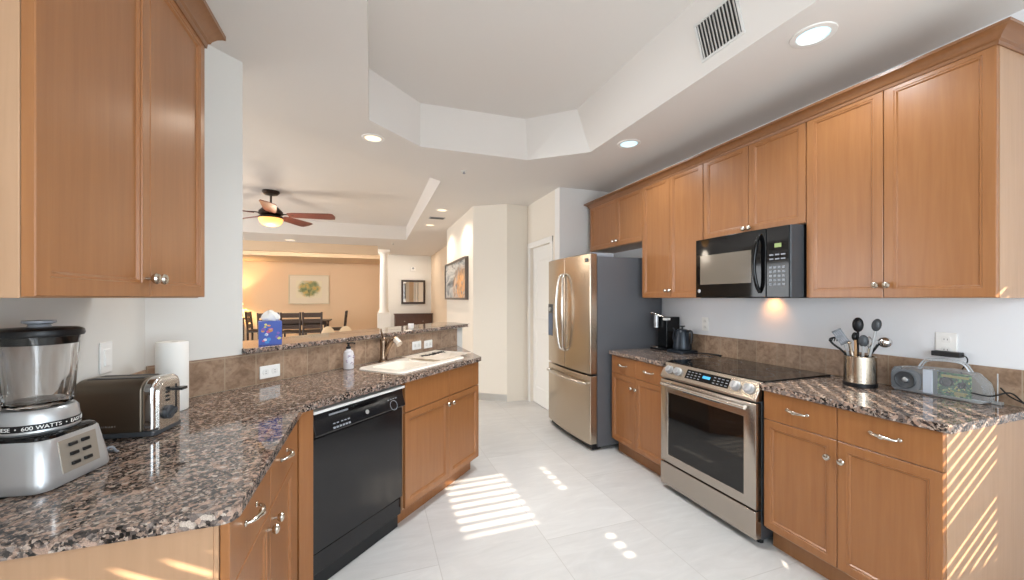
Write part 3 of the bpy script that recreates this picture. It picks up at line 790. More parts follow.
outlet('light_switch', (XL, 1.87, 1.155), LEFT, 'white switch plate on the wall above the toaster', switch=True, cat='switch')
outlet('wall_outlet', (XW, 2.56, 1.155), RIGHT, 'faint white wall plate right of the black kettle', w=.07, h=.115)

t = thing('power_adapter', 'black power adapter plugged into the outlet above the radio', 'adapter', (XW - .0085, 1.06, 1.105), RIGHT)
bm = B(); box(bm, -.065, .035, -.045, -.0005, -.012, .012); finish('case', bm, M['black_matte'], t, .003)
bm = B(); tube(bm, [(.035, -.02, 0), (.05, -.022, -.008), (.052, -.022, -.03), (.03, -.015, -.075), (.035, -.018, -.11), (.02, -.018, -.19)], .0025, 8); finish('cord', bm, M['black'], t)

# ================================================================== COUNTER THINGS, RIGHT
# utensil holder and utensils
HX, HY = 2.454, 1.347
t = thing('utensil_holder', 'round stainless utensil holder with black base', 'holder', (HX, HY, ZC))
bm = B(); lathe(bm, [(.066, .018), (.068, .02), (.068, .160), (.066, .162), (.064, .160), (.064, .03), (.0001, .028)], 48); finish('canister', bm, M['steel_v'], t)
bm = B(); lathe(bm, [(.068, 0), (.071, .003), (.071, .020), (.068, .023), (.0001, .023)], 48); finish('base_ring', bm, M['black'], t)
UG = 'utensils in the steel holder'
rv = Vector((.481, -.877)); dv = Vector((.877, .481))     # across and away from the viewer
def U(a, d, z): return (rv.x * a + dv.x * d, rv.y * a + dv.y * d, z)
def utensil(name, label, mh, mhead, foot, top, head, cat='utensil', hr=.006):
    t = thing(name, label, cat, (HX, HY, ZC), 0, UG)
    bm = B(); tube(bm, [U(*foot), U(*[(f + q) / 2 for f, q in zip(foot, top)]), U(*top)], hr, 8, 4); finish('handle', bm, mh, t)
    bm = B(); head(bm); finish('head', bm, mhead, t); return t
def spoon_head(c, rx, rz, th=.006, tilt=0., seg=20):
    def f(bm):
        v = ball(bm, (0, 0, 0), 1, rx, th, rz, seg)
        for q in v: q.co.y += .5 * ((q.co.x / rx) ** 2 + (q.co.z / rz) ** 2) * .012
        ang = math.atan2(rv.y, rv.x)
        xf(bm, v, Matrix.Translation(U(*c)) @ Matrix.Rotation(ang, 4, 'Z') @ Matrix.Rotation(tilt, 4, 'Y'))
    return f
def turner_head(c, w_, h_, tilt, slots=True):
    def f(bm):
        v = []
        if slots:
            n = 4
            for i in range(n + 1):
                x = -w_ / 2 + i * w_ / n; v += box(bm, x - .004, x + .004, -.0012, .0012, -h_ / 2, h_ / 2)
            v += box(bm, -w_ / 2 - .004, w_ / 2 + .004, -.0012, .0012, h_ / 2 - .008, h_ / 2); v += box(bm, -w_ / 2 - .004, w_ / 2 + .004, -.0012, .0012, -h_ / 2, -h_ / 2 + .012)
        else: v += box(bm, -w_ / 2, w_ / 2, -.0015, .0015, -h_ / 2, h_ / 2)
        xf(bm, v, Matrix.Translation(U(*c)) @ Matrix.Rotation(math.atan2(rv.y, rv.x), 4, 'Z') @ Matrix.Rotation(tilt, 4, 'Y'))
    return f
utensil('slotted_spoon', 'tall black slotted spoon standing in the steel holder', M['black'], M['black'], (-.01, .02, .05), (-.008, .03, .29), spoon_head((-.008, .03, .325), .024, .040))
sl = COL.objects[-1] if False else None
utensil('spatula', 'dark grey oval spatula standing tallest at the right of the holder', M['silver'], M['dgrey'], (.022, .01, .05), (.062, .02, .295), spoon_head((.066, .021, .327), .020, .034, .005, radians(9)))
utensil('spoonula', 'short dark oval spatula at the middle front of the holder', M['silver'], M['dgrey'], (.01, -.02, .05), (.013, -.025, .215), spoon_head((.014, -.026, .243), .021, .032, .005))
utensil('slotted_turner', 'steel slotted turner leaning left in the holder', M['silver'], plain('turner_steel', '#77777a', .35, .9), (-.02, -.01, .05), (-.060, -.005, .215), turner_head((-.078, -.003, .258), .036, .085, radians(-30)))
utensil('pasta_server', 'black curved server drooping over the left rim', M['black'], M['black'], (-.045, .015, .15), (-.082, .02, .19),
        lambda bm: (tube(bm, [U(-.082, .02, .19), U(-.112, .02, .215), U(-.125, .02, .240), U(-.10, .02, .252), U(-.07, .02, .262)], .0055, 8, 5), [cyl(bm, U(-.125 + i * .011, .02, .240 + i * .004), U(-.128 + i * .011, .008, .232), .0028) for i in range(5)]), hr=.0055)
utensil('ladle', 'polished steel ladle hanging at the right of the holder', M['black'], M['chrome'], (.0, .03, .09), (.072, .03, .225), spoon_head((.098, .03, .238), .030, .028, .020))
utensil('wooden_spoon', 'wooden spoon handle between the black utensils', wood('beech', '#b98a5c', '#caa074', .6), M['black'], (-.015, -.005, .04), (-.018, .0, .245), spoon_head((-.02, .0, .262), .014, .024, .006))
utensil('tongs', 'steel tongs leaning beside the turner', M['steel_v'], M['steel_v'], (-.005, -.02, .05), (-.042, -.03, .23), lambda bm: (tube(bm, [U(-.042, -.03, .23), U(-.03, -.03, .15), U(.012, -.03, .06)], .006, 8, 4, .4), ball(bm, U(-.042, -.03, .23), .009)), hr=.006)
utensil('whisk', 'small steel whisk at the back right of the holder', M['steel_v'], M['chrome'], (.03, .035, .05), (.036, .045, .20), lambda bm: [tube(bm, [U(.036, .045, .20), U(.036 + .016 * cos(a), .045 + .016 * sin(a), .235), U(.037, .046, .262), U(.036 - .016 * cos(a), .045 - .016 * sin(a), .235), U(.036, .045, .20)], .0012, 5, 6) for a in (0, pi / 4, pi / 2, 3 * pi / 4)], hr=.005)

# clear boombox radio
t = thing('radio', 'see-through plastic radio with round speaker and green circuit board', 'radio', (2.535, 1.255, ZC + .001), RIGHT + radians(-2)); radio = t
RL, RD = .335, .085
pr_ = [(0, .012), (0, .10), (.012, .118), (.10, .128), (.22, .135), (.29, .128), (.325, .09), (RL, .05), (RL, .012), (.325, .0), (.01, .0)]
bm = B(); prism(bm, pr_, 0, RD, 'y'); finish('case', bm, M['plastic'], t, .006)
bm = B(); prism(bm, rrect(.118, .100, .03, 5, .062, .058), -.004, .004, 'y'); finish('speaker_grille', bm, plain('speaker_grey', '#6f7276', .55), t)
sg = t.children[-1]
bm = B(); v = lathe(bm, [(.044, 0), (.044, .003), (.040, .006), (.036, .003), (.016, .001), (.013, .004), (.0001, .006)], 32); xf(bm, v, Matrix.Translation((.062, -.0035, .058)) @ Matrix.Rotation(radians(90), 4, 'X')); finish('speaker_cone', bm, M['dgrey'], sg)
bm = B(); v = ball(bm, (.062, -.008, .058), .012, 1, .4, 1); finish('dust_cap', bm, M['silver'], sg)
bm = B(); box(bm, .128, .165, -.003, .05, .008, .122); finish('tuner_panel', bm, M['milky'], t, .003)
bm = B(); box(bm, .172, .285, .02, .026, .010, .118)
pc = NT('circuit_board'); f = pc.n('ShaderNodeTexVoronoi', Scale=150.); pc.l(pc.coord(), f.inputs['Vector']); sp_ = pc.n('ShaderNodeSeparateColor'); pc.l(f.outputs['Color'], sp_.inputs[0])
pc.l(pc.ramp(sp_.outputs[0], [(0, '#33663f'), (.40, '#4f8f58'), (.70, '#9dbb7c'), (.86, '#e0d878'), (.94, '#1d1f1d')], 'CONSTANT'), pc.b.inputs['Base Color']); pc.set(Roughness=.4)
finish('circuit_board', bm, pc.m, t)
cb = t.children[-1]
for (x, z, r) in ((.205, .075, .022), (.258, .068, .013)):
    bm = B(); v = lathe(bm, [(r, 0), (r, .012), (r * .7, .014), (r * .6, .008), (.0001, .008)], 24); xf(bm, v, Matrix.Translation((x, .02, z)) @ Matrix.Rotation(radians(90), 4, 'X')); finish('spool', bm, M['black'], cb)
bm = B(); box(bm, .19, .28, .010, .02, .098, .108); box(bm, .235, .27, .012, .02, .018, .034); finish('component_block', bm, plain('yellow_part', '#c9b96a', .4), cb)
bm = B(); tube(bm, [(.09, .05, .118), (.11, .05, .155), (.14, .05, .168), (.20, .05, .172), (.25, .05, .165), (.275, .05, .128)], .010, 10, 5, .8); finish('handle', bm, M['plastic'], t)
bm = B(); cyl(bm, (.345, .075, .0), (.345, .075, .135), .0022); box(bm, .33, .36, .065, .085, 0, .012); finish('antenna', bm, M['silver'], t)
bm = B(); tube(bm, [(2.50, .952, ZC + .05), (2.515, .90, ZC + .045), (2.56, .86, ZC + .065), (2.60, .84, ZC + .03), (2.62, .825, ZC + .004)], .0032, 8); adopt(bm, 'power_cord', M['black'], radio)
bm = B(); tube(bm, [(2.60, .90, ZC + .075), (2.59, .87, ZC + .045), (2.60, .83, ZC + .02), (2.63, .79, ZC - .02)], .003, 8); adopt(bm, 'adapter_cord', M['black'], radio)

# kettle on its base
t = thing('kettle', 'black gooseneck kettle on a square base beside the range', 'kettle', (2.52, 2.69, ZC), RIGHT); t.scale = (1.12, 1.12, 1.12)
bm = B(); prism(bm, rrect(.165, .165, .02, 5), 0, .022); finish('base', bm, M['kettle'], t, .004)
bm = B(); lathe(bm, [(.066, .024), (.068, .03), (.067, .05), (.048, .155), (.044, .170), (.036, .178), (.02, .182), (.0001, .182)], 36); finish('body', bm, M['kettle'], t)
bm = B(); lathe(bm, [(.008, .18), (.006, .195), (.02, .199), (.02, .206), (.0001, .208)], 20); finish('lid_knob', bm, M['black_matte'], t)
bm = B(); tube(bm, [(-.06, 0, .06), (-.085, 0, .075), (-.095, 0, .12), (-.08, 0, .165), (-.098, 0, .182)], lambda q: .009 - .004 * q, 10, 6); finish('spout', bm, M['kettle'], t)
bm = B(); tube(bm, [(.045, 0, .165), (.085, 0, .170), (.095, 0, .145), (.088, 0, .08)], .009, 10, 6); finish('handle', bm, M['black_matte'], t)
bm = B(); tube(bm, [(2.57, 2.60, ZC + .006), (2.60, 2.52, ZC + .010), (2.605, 2.43, ZC + .012), (2.60, 2.37, ZC + .012)], lambda q: .006 + .008 * q, 10, 5, .6); adopt(bm, 'power_cord', M['black_matte'], t)

# coffee machine
t = thing('coffee_maker', 'black coffee maker with raised silver lever next to refrigerator', 'coffee maker', (2.42, 2.985, ZC), RIGHT)
bm = B(); box(bm, 0, .15, .0, .21, 0, .02); finish('base', bm, M['black'], t, .004)
bm = B(); box(bm, .035, .15, .06, .21, .02, .30); finish('body', bm, M['black_gloss'], t, .008)
bm = B(); cyl(bm, (.045, .035, .20), (.045, .035, .315), .022); finish('brew_head', bm, M['silver'], t)
bm = B(); tube(bm, [(-.01, .02, .338), (.03, .03, .33), (.09, .06, .305), (.12, .08, .292)], .014, 10, 5, .6); finish('lever', bm, M['steel_lt'], t)
bm = B(); box(bm, .12, .155, .04, .1, .27, .292); finish('pod_slot', bm, M['white_plastic'], t, .004)
bm = B(); lathe(bm, [(.03, .02), (.032, .03), (.02, .034), (.0001, .034)], 20, (.045, .035, 0)); finish('cup_stand', bm, M['steel_lt'], t)

# ================================================================== COUNTER THINGS, LEFT
BX, BY = -.81, 1.365
BR = radians(79)
t = thing('blender', 'silver countertop blender with glass jar and black lid', 'blender', (BX, BY, ZC), BR)
def loft(bm, sects, n=6):
    R = [[bm.verts.new((x, y, z)) for x, y in rrect(w_, d_, r_, n)] for w_, d_, r_, z in sects]
    rings_to_faces(bm, R); bm.faces.new(R[-1]); bm.faces.new(list(reversed(R[0])))
bm = B(); loft(bm, [(.200, .190, .03, .004), (.208, .196, .035, .012), (.204, .192, .035, .03), (.176, .166, .035, .118), (.166, .158, .035, .126)]); finish('base', bm, M['silver'], t)
bb = t.children[-1]
bm = B(); loft(bm, [(.170, .162, .035, .122), (.165, .158, .035, .130), (.15, .145, .04, .134)]); finish('base_cap', bm, M['black_gloss'], t)
bm = B(); v = box(bm, -.052, .052, -.0012, .002, -.042, .040); xf(bm, v, Matrix.Translation((.0, -.0905, .072)) @ Matrix.Rotation(radians(-8.4), 4, 'X')); finish('control_plate', bm, plain('control_plate', '#a39b90', .35, .5), bb, .001)
for i in range(2):
    for j in range(3):
        bm = B(); v = box(bm, -.010, .010, -.006, .002, -.0045, .0045); xf(bm, v, Matrix.Translation((-.018 + i * .034, -.0922 + (j - 1) * .0036, .072 + (j - 1) * .024)) @ Matrix.Rotation(radians(-8.4), 4, 'X')); finish('button', bm, M['black'], bb, .002)
bm = B(); lathe(bm, [(.070, .133), (.074, .139), (.0725, .160), (.070, .184), (.064, .192), (.05, .192)], 40); finish('jar_collar', bm, M['silver'], t)
bm = B(); lathe(bm, [(.0736, .1435), (.0742, .1437), (.0733, .1595), (.0727, .1597)], 48, cap=False); finish('collar_band', bm, M['black'], t)
jc = t.children[-1]
bm = text_bm('MIX UP THESE  •  600 WATTS  •  EASY CLEAN', .0132, .0003)
for v in bm.verts:
    a = radians(-138) + v.co.x / .0740; r = .0741 + v.co.z; v.co = Vector((r * cos(a), r * sin(a), .1512 + v.co.y))
finish('lettering', bm, M['white_plastic'], jc)
bm = B()
def jar_ring(r, z, amp):
    return [bm.verts.new(((r + amp * cos(8 * a)) * cos(a), (r + amp * cos(8 * a)) * sin(a), z)) for a in [2 * pi * i / 64 for i in range(64)]]
R = [jar_ring(r, z, am) for r, z, am in ((.052, .193, 0), (.059, .198, .0008), (.062, .24, .0025), (.067, .31, .0025), (.072, .365, .0), (.073, .372, 0), (.069, .372, 0), (.068, .365, 0), (.063, .31, .0022), (.058, .24, .0022), (.053, .207, 0))]
rings_to_faces(bm, R); bm.faces.new(R[-1]); bm.faces.new(list(reversed(R[0]))); finish('jar', bm, M['glass'], t)
jr = t.children[-1]
ha = math.atan2(-.514, -.857) - BR
def HV(r, z): return (r * cos(ha), r * sin(ha), z)
bm = B(); tube(bm, [HV(.066, .345), HV(.10, .352), HV(.125, .335), HV(.122, .27), HV(.10, .215), HV(.062, .21)], .012, 10, 6, 1.3); finish('handle', bm, M['glass'], jr)
bm = B(); lathe(bm, [(.070, .352), (.0725, .372), (.080, .373), (.082, .379), (.080, .388), (.070, .393), (.03, .395), (.0001, .395)], 48); finish('lid', bm, M['black'], t)
bm = B(); lathe(bm, [(.022, .394), (.020, .402), (.030, .406), (.030, .412), (.0001, .414)], 28); finish('filler_cap', bm, M['grey'], t.children[-1])
bm = B()
for a in (.9, 2.4, 3.8, 5.3): lathe(bm, [(.012, -.0), (.012, .006)], 12, (.075 * cos(a), .07 * sin(a), 0))
finish('foot', bm, M['black'], t)
bm = B(); tube(bm, [(-.745, 1.462, ZC + .02), (-.728, 1.49, ZC + .03), (-.722, 1.505, ZC + .012), (-.735, 1.53, ZC + .005), (-.80, 1.56, ZC + .005), (-.88, 1.57, ZC + .005)], .0035, 8); adopt(bm, 'power_cord', M['grey'], t)

# toaster: local x runs along its length
TR = math.atan2(.022, -.117) + pi
t = thing('toaster', 'brushed grey two slot toaster with chrome end', 'toaster', (-.797, 1.742, ZC), math.atan2(-.016, .117))
TL, TD, TH = .236, .148, .195
def tprof(d, h, r):
    return [(-d / 2, .016), (d / 2, .016), (d / 2, h * .55)] + [(d / 2 - r + r * cos(radians(q)), h - r + r * sin(radians(q))) for q in range(0, 91, 15)] + [(-d / 2 + r - r * cos(radians(90 - q)) if False else -(d / 2 - r + r * cos(radians(90 - q))), h - r + r * sin(radians(90 - q))) for q in range(0, 91, 15)] + [(-d / 2, h * .55)]
bm = B(); prism(bm, tprof(TD, TH, .045), -TL / 2, TL / 2 - .04, 'x'); finish('body', bm, brushed('toaster_shell', '#7d7265', .42, 0), t, .006)
tb = t.children[-1]
bm = B(); prism(bm, tprof(TD + .004, TH + .003, .047), TL / 2 - .04, TL / 2 - .004, 'x'); finish('end_cap', bm, M['chrome'], t, .012, seg=4)
te = t.children[-1]
bm = B(); prism(bm, tprof(TD - .035, TH - .018, .035), TL / 2 - .005, TL / 2 + .002, 'x'); finish('end_face', bm, M['steel_lt'], te, .002)
bm = B(); v = lathe(bm, [(.024, 0), (.024, .010), (.020, .013), (.0001, .013)], 28); v += box(bm, -.006, .006, -.021, .021, .012, .020); xf(bm, v, Matrix.Translation((TL / 2 + .002, -.012, .068)) @ Matrix.Rotation(radians(90), 4, 'Y') @ Matrix.Rotation(radians(20), 4, 'Z')); finish('browning_dial', bm, M['dgrey'], te)
bm = B(); box(bm, TL / 2, TL / 2 + .030, .018, .052, .136, .146); box(bm, TL / 2, TL / 2 + .004, .030, .038, .05, .16); finish('lever', bm, M['black'], te, .002)
bm = B()
for i in range(4): box(bm, TL / 2 + .002, TL / 2 + .005, -.020, -.006, .108 + i * .014, .115 + i * .014)
finish('button', bm, M['black'], te)
bm = B(); prism(bm, rrect(TL + .004, TD + .006, .02, 4), .004, .020); finish('base', bm, M['dgrey'], t, .002)
bm = B()
for y in (-.026, .026): box(bm, -TL / 2 + .02, TL / 2 - .055, y - .012, y + .012, TH - .004, TH + .0008)
finish('slot', bm, M['black_matte'], tb)
bm = B()
for x in (-.08, .08):
    for y in (-.05, .05): lathe(bm, [(.009, 0), (.009, .005)], 10, (x, y, 0))
finish('foot', bm, M['black'], t)
bm = text_front(text_bm('C U I S I N A R T', .0085, .0003))
for v in bm.verts: v.co += Vector((-.025, -TD / 2 - .0002, .042))
finish('lettering', bm, M['silver'], tb)

t = thing('paper_towel_roll', 'white paper towel roll standing beside the toaster', 'paper towel', (-.79, 2.03, ZC))
bm = B(); lathe(bm, [(.052, .001), (.054, .004), (.054, .284), (.052, .287), (.021, .287), (.020, .282), (.020, .004)], 48); finish('sheets', bm, M['paper'], t)
bm = B(); lathe(bm, [(.0198, .0), (.0198, .284), (.018, .284), (.018, .0)], 28); finish('core', bm, plain('cardboard', '#a78f76', .9), t)

# ================================================================== ON THE BAR
t = thing('tissue_box', 'blue patterned tissue box with white tissue on the bar', 'tissue box', (-.555, 2.605, 1.109), radians(14))
bm = B(); box(bm, -.056, .056, -.056, .056, 0, .134); finish('box', bm, plain('tissue_blue', '#3a55ad', .5), t, .002)
tbx = t.children[-1]
random.seed(8); cols = ['#d9cf6b', '#e6a04a', '#7d5bb0', '#e7e3ea', '#3f86c9', '#c75b8b']
for k, c in enumerate(cols):
    bm = B()
    for i in range(3):
        x, z = random.uniform(-.042, .042), random.uniform(.015, .120); r = random.uniform(.006, .013)
        v = lathe(bm, [(r, 0), (r * .9, .0008), (.0001, .0008)], 12); xf(bm, v, Matrix.Translation((x, -.056, z)) @ Matrix.Rotation(radians(90), 4, 'X') @ Matrix.Diagonal((1, random.uniform(.5, 1), 1, 1)))
        y = random.uniform(-.042, .042); z = random.uniform(.015, .120)
        v = lathe(bm, [(r, 0), (r * .9, .0008), (.0001, .0008)], 12); xf(bm, v, Matrix.Translation((.056, y, z)) @ Matrix.Rotation(radians(90), 4, 'Y'))
    finish('printed_flowers', bm, plain('print_' + str(k), c, .5), tbx)
bm = B()
R = []
for k, (r, z) in enumerate(((.026, .133), (.036, .147), (.034, .165), (.022, .182), (.006, .193))):
    R.append([bm.verts.new(((r + .008 * sin(5 * a + k)) * cos(a) * 1.2, (r + .006 * cos(4 * a + 2 * k)) * sin(a) * .7, z + .004 * sin(3 * a))) for a in [2 * pi * i / 32 for i in range(32)]])
rings_to_faces(bm, R); bm.faces.new(R[-1]); finish('tissue', bm, M['paper'], t)
t = thing('candle_cup', 'small white candle cup on the bar behind the outlets', 'candle', SN(2.70, -2.25, 1.109))
bm = B(); lathe(bm, [(.020, 0), (.024, .004), (.026, .042), (.024, .044), (.022, .03), (.0001, .03)], 24); finish('cup', bm, M['white_plastic'], t)
bm = B(); lathe(bm, [(.021, .028), (.021, .034), (.0001, .034)], 20); finish('wax', bm, M['cream'], t)

# ================================================================== CEILING FIXTURES
LG = 'recessed ceiling lights'
def can(x, y, label, lens, r=.088, z=H, power=0, col=(1, 1, 1), spot=radians(150)):
    t = thing('recessed_light', label, 'ceiling light', (x, y, z), 0, LG)
    bm = B(); lathe(bm, [(r * .70, .0), (r * .73, -.007), (r * .98, -.005), (r, -.001), (r, .0)], 40, cap=False); finish('trim_ring', bm, M['white'], t)
    bm = B(); lathe(bm, [(r * .71, -.001), (r * .5, -.003), (.0001, -.005)], 40); finish('lens', bm, lens, t)
    if power:
        l = light('lamp_glow', 'SPOT', (0, 0, -.03), (0, 0, 0), power, col, spot_size=spot, spot_blend=.6, shadow_soft_size=.06); l.parent = t
    return t
WARM = (1.0, .86, .70); COOL = (.82, .93, 1.0)
can(1.966, 1.268, 'cool white recessed light nearest, above the tall right cabinet', M['lens_cool'], .092, power=21, col=COOL)
can(1.95, 2.658, 'cool white recessed light above the range and kettle', M['lens_cool'], .092, power=21, col=COOL)
can(.007, 3.236, 'warm recessed light above the bar at the tray corner', M['lens_warm'], .085, power=36, col=WARM)
can(.932, 5.556, 'nearer warm recessed light over the hallway', M['lens_warm'], .09, power=36, col=WARM)
can(.931, 6.766, 'farther warm recessed light over the hallway', M['lens_warm'], .09, power=36, col=WARM)
can(-1.658, 9.527, 'warm recessed light in front of the dining room header', M['lens_warm'], .13, power=9, col=WARM)
# spot lamps without fixtures, in front of the hall picture
for y in (5.75, 6.55): light('hall_spot', 'SPOT', (1.02, y, H - .02), (0, radians(20), 0), 3.5, (1, .9, .75), spot_size=radians(50), spot_blend=.5, shadow_soft_size=.04)

t = thing('air_vent', 'white slatted air vent on the side of the raised ceiling', 'vent', (1.755, 1.685, 2.62), RIGHT)
tilt = math.atan2(.115, .36)
def sl(v, bm):
    xf(bm, v, Matrix.Rotation(tilt, 4, 'X'))
bm = B(); v = []
for q in ((-.014, .254, .066, .08), (-.014, .254, .255, .269), (-.014, 0, .08, .255), (.24, .254, .08, .255)): v += box(bm, q[0], q[1], -.008, 0, q[2], q[3])
sl(v, bm); finish('frame', bm, M['vent'], t, .002)
bm = B(); v = box(bm, 0, .24, -.0015, -.0005, .08, .255); sl(v, bm); finish('backing', bm, M['slot'], t)
for i in range(12):
    bm = B(); v = box(bm, -.0075, .0075, -.0006, .0006, .08, .255)
    xf(bm, v, Matrix.Translation((.010 + i * .02, -.006, 0)) @ Matrix.Rotation(radians(-30), 4, 'Z')); sl(v, bm); finish('slat', bm, M['vent'], t)

t = thing('air_vent', 'small dark ceiling vent between the hallway lights', 'vent', (.952, 6.138, H))
bm = B(); box(bm, -.12, .12, -.07, .07, -.006, 0); finish('frame', bm, M['grey'], t, .002)
bm = B()
for i in range(7): box(bm, -.10, .10, -.055 + i * .016, -.047 + i * .016, -.009, -.006)
finish('slats', bm, M['dgrey'], t)
def detector(name, x, y, label):
    t = thing(name, label, 'sprinkler', (x, y, H))
    bm = B(); lathe(bm, [(.032, 0), (.03, -.006), (.012, -.008)], 20); finish('escutcheon', bm, M['white'], t)
    bm = B(); lathe(bm, [(.008, -.006), (.006, -.02), (.014, -.024), (.014, -.027)], 14); finish('nozzle', bm, M['grey'], t)
detector('ceiling_sprinkler', .849, 3.777, 'small sprinkler head on the ceiling near the tray')
detector('ceiling_sprinkler', .45, 9.3, 'tiny sprinkler head on the ceiling near the column')

# ceiling fan
FX, FY = -1.36, 6.43
t = thing('ceiling_fan', 'bronze ceiling fan with reddish wood blades and amber lamp', 'ceiling fan', (FX, FY, LTRAY))
bm = B(); lathe(bm, [(.11, 0), (.11, -.02), (.085, -.05), (.03, -.065)], 32); finish('canopy', bm, M['bronze'], t)
bm = B(); cyl(bm, (0, 0, -.06), (0, 0, -.22), .014); finish('rod', bm, M['bronze'], t)
bm = B(); v = lathe(bm, [(.03, -.20), (.09, -.225), (.15, -.29), (.155, -.33), (.11, -.36)], 36); finish('motor', bm, M['bronze'], t)
bm = B(); lathe(bm, [(.15, -.385), (.155, -.40), (.14, -.45), (.10, -.485), (.05, -.50), (.0001, -.503)], 36); finish('lamp_shade', bm, M['amber_glow'], t)
bm = B(); lathe(bm, [(.10, -.35), (.158, -.37), (.158, -.39), (.14, -.39)], 36); finish('lamp_fitter', bm, M['bronze'], t)
for a in (-8, 64, 136, 208, 280):
    bm = B(); pts = [(.22, -.06), (.30, -.08), (.78, -.105), (.84, -.09), (.86, .0), (.84, .08), (.78, .095), (.30, .075), (.22, .055)]
    v = prism(bm, pts, -.004, .004); xf(bm, v, Matrix.Rotation(radians(a), 4, 'Z') @ Matrix.Translation((0, 0, -.335)) @ Matrix.Rotation(radians(-14), 4, 'X')); bl = finish('blade', bm, M['cherry'], t, .002)
    bm = B(); v = tube(bm, [(.12, 0, -.33), (.19, 0, -.325), (.30, 0, -.335)], .016, 8, 4, .5); xf(bm, v, Matrix.Rotation(radians(a), 4, 'Z')); finish('blade_arm', bm, M['bronze'], bl)
light('fan_lamp', 'POINT', (FX, FY, LTRAY - .70), (0, 0, 0), 14, WARM, shadow_soft_size=.12)

# ================================================================== HALL AND FOYER
t = thing('hall_picture', 'abstract grey and orange canvas in a dark frame on the hall wall', 'picture', (1.29, 7.10, 1.35), RIGHT)
W_, H_ = 1.66, .62
bm = B(); R = [[bm.verts.new((a, y, b)) for a, b in ((0 + i, 0 + i), (W_ - i, i), (W_ - i, H_ - i), (i, H_ - i))] for i, y in ((0, -.002), (0, -.05), (.03, -.05), (.03, -.03))]
rings_to_faces(bm, R); finish('frame', bm, plain('frame_bronze', '#5c5048', .4, .2), t)
at = NT('abstract_art'); co = at.coord((1, 1, 1)); n_ = at.noise(at.coord((1.2, 1, 3)), 1.6, 5, .6, 1.5)
c_ = at.ramp(n_, [(.32, '#4f5459'), (.44, '#8f9496'), (.56, '#c4c2bd'), (.66, '#77736f')])
gr = at.n('ShaderNodeTexGradient', _gradient_type='SPHERICAL'); mp = at.coord((1.5, 1, 2.8), (0, 0, 0), (-1.9, 0, -.55)); at.l(mp, gr.inputs[0])
n2 = at.noise(at.coord((2, 1, 2)), 3, 4, .6, 2.)
fx_ = at.n('ShaderNodeMath', _operation='MULTIPLY'); at.l(gr.outputs['Fac'], fx_.inputs[0]); at.l(at.ramp(n2, [(.35, (0, 0, 0, 1)), (.55, (1, 1, 1, 1))]), fx_.inputs[1])
fy_ = at.n('ShaderNodeMath', _operation='MULTIPLY', _use_clamp=True); at.l(fx_.outputs[0], fy_.inputs[0]); fy_.inputs[1].default_value = 1.7
at.l(at.mix(fy_.outputs[0], c_, at.ramp(n2, [(.4, '#c98a4a'), (.7, '#e3b07a')])), at.b.inputs['Base Color']); at.set(Roughness=.5)
bm = B(); box(bm, .028, W_ - .028, -.034, -.004, .028, H_ - .028); finish('canvas', bm, at.m, t)

t = thing('wall_mirror', 'dark framed rectangular mirror above the console table', 'mirror', (.80, 11.8, 1.20), 0)
bm = B(); R = [[bm.verts.new((a, y, b)) for a, b in ((i, i), (.68 - i, i), (.68 - i, .70 - i), (i, .70 - i))] for i, y in ((0, -.002), (0, -.04), (.055, -.04), (.06, -.02))]
rings_to_faces(bm, R); finish('frame', bm, M['darkwood'], t)
bm = B(); box(bm, .05, .63, -.024, -.004, .05, .65); finish('glass', bm, plain('mirror_glass', '#f2f2f2', .02, 1.), t)
t = thing('console_table', 'dark wood console table below the framed mirror', 'table', (.60, 11.44, 0), 0)
bm = B(); box(bm, -.02, 1.06, -.02, .34, .90, .93); finish('top', bm, M['console'], t, .004)
bm = B(); box(bm, 0, 1.04, .012, .32, .52, .90); finish('case', bm, M['console'], t, .003)
for i in range(2):
    bm = B(); box(bm, .02 + i * .51, .51 + i * .51, 0, .012, .55, .87); d_ = finish('drawer', bm, M['console'], t, .004); knob(d_, .265 + i * .51, .71)
for x in (.03, 1.01):
    for y in (.04, .29): bm = B(); box(bm, x - .025, x + .025, y - .025, y + .025, 0, .52); finish('leg', bm, M['console'], t, .003)
t = thing('door_chime', 'small pale chime box high on the foyer wall above the mirror', 'chime', (1.13, 11.8, 2.22), 0)
bm = B(); box(bm, -.075, .075, -.05, 0, -.06, .06); finish('cover', bm, M['white_plastic'], t, .006)
bm = B(); lathe(bm, [(.03, 0), (.03, .004)], 16); finish('grille', bm, M['grey'], t); t.children[-1].matrix_local = Matrix.Translation((0, -.05, .02)) @ Matrix.Rotation(radians(90), 4, 'X')

# ================================================================== DINING ROOM
t = thing('dining_picture', 'pale framed print of a leafy tree on the dining wall', 'picture', (-2.44, 13.8, 1.18), 0)
W_, H_ = 1.15, .92
bm = B(); R = [[bm.verts.new((a, y, b)) for a, b in ((i, i), (W_ - i, i), (W_ - i, H_ - i), (i, H_ - i))] for i, y in ((0, -.002), (0, -.045), (.03, -.045), (.035, -.03))]
rings_to_faces(bm, R); finish('frame', bm, plain('frame_cream', '#cfc4ac', .4), t)
bm = B(); box(bm, .03, W_ - .03, -.032, -.004, .03, H_ - .03); finish('mat_board', bm, plain('mat_board', '#ddd3c0', .8), t)
pt = NT('tree_print'); n1 = pt.noise(pt.coord((1, 1, 1)), 7, 5, .65, .6)
leaf = pt.ramp(pt.noise(pt.coord((1, 1, 1)), 6, 5), [(.36, '#c99a4d'), (.47, '#b9a568'), (.55, '#8d9367'), (.68, '#6b7a58')])
gr = pt.n('ShaderNodeTexGradient', _gradient_type='SPHERICAL'); pt.l(pt.coord((2.3, 1, 2.7), (0, 0, 0), (-.58 * 2.3, 0, -.50 * 2.7)), gr.inputs[0])
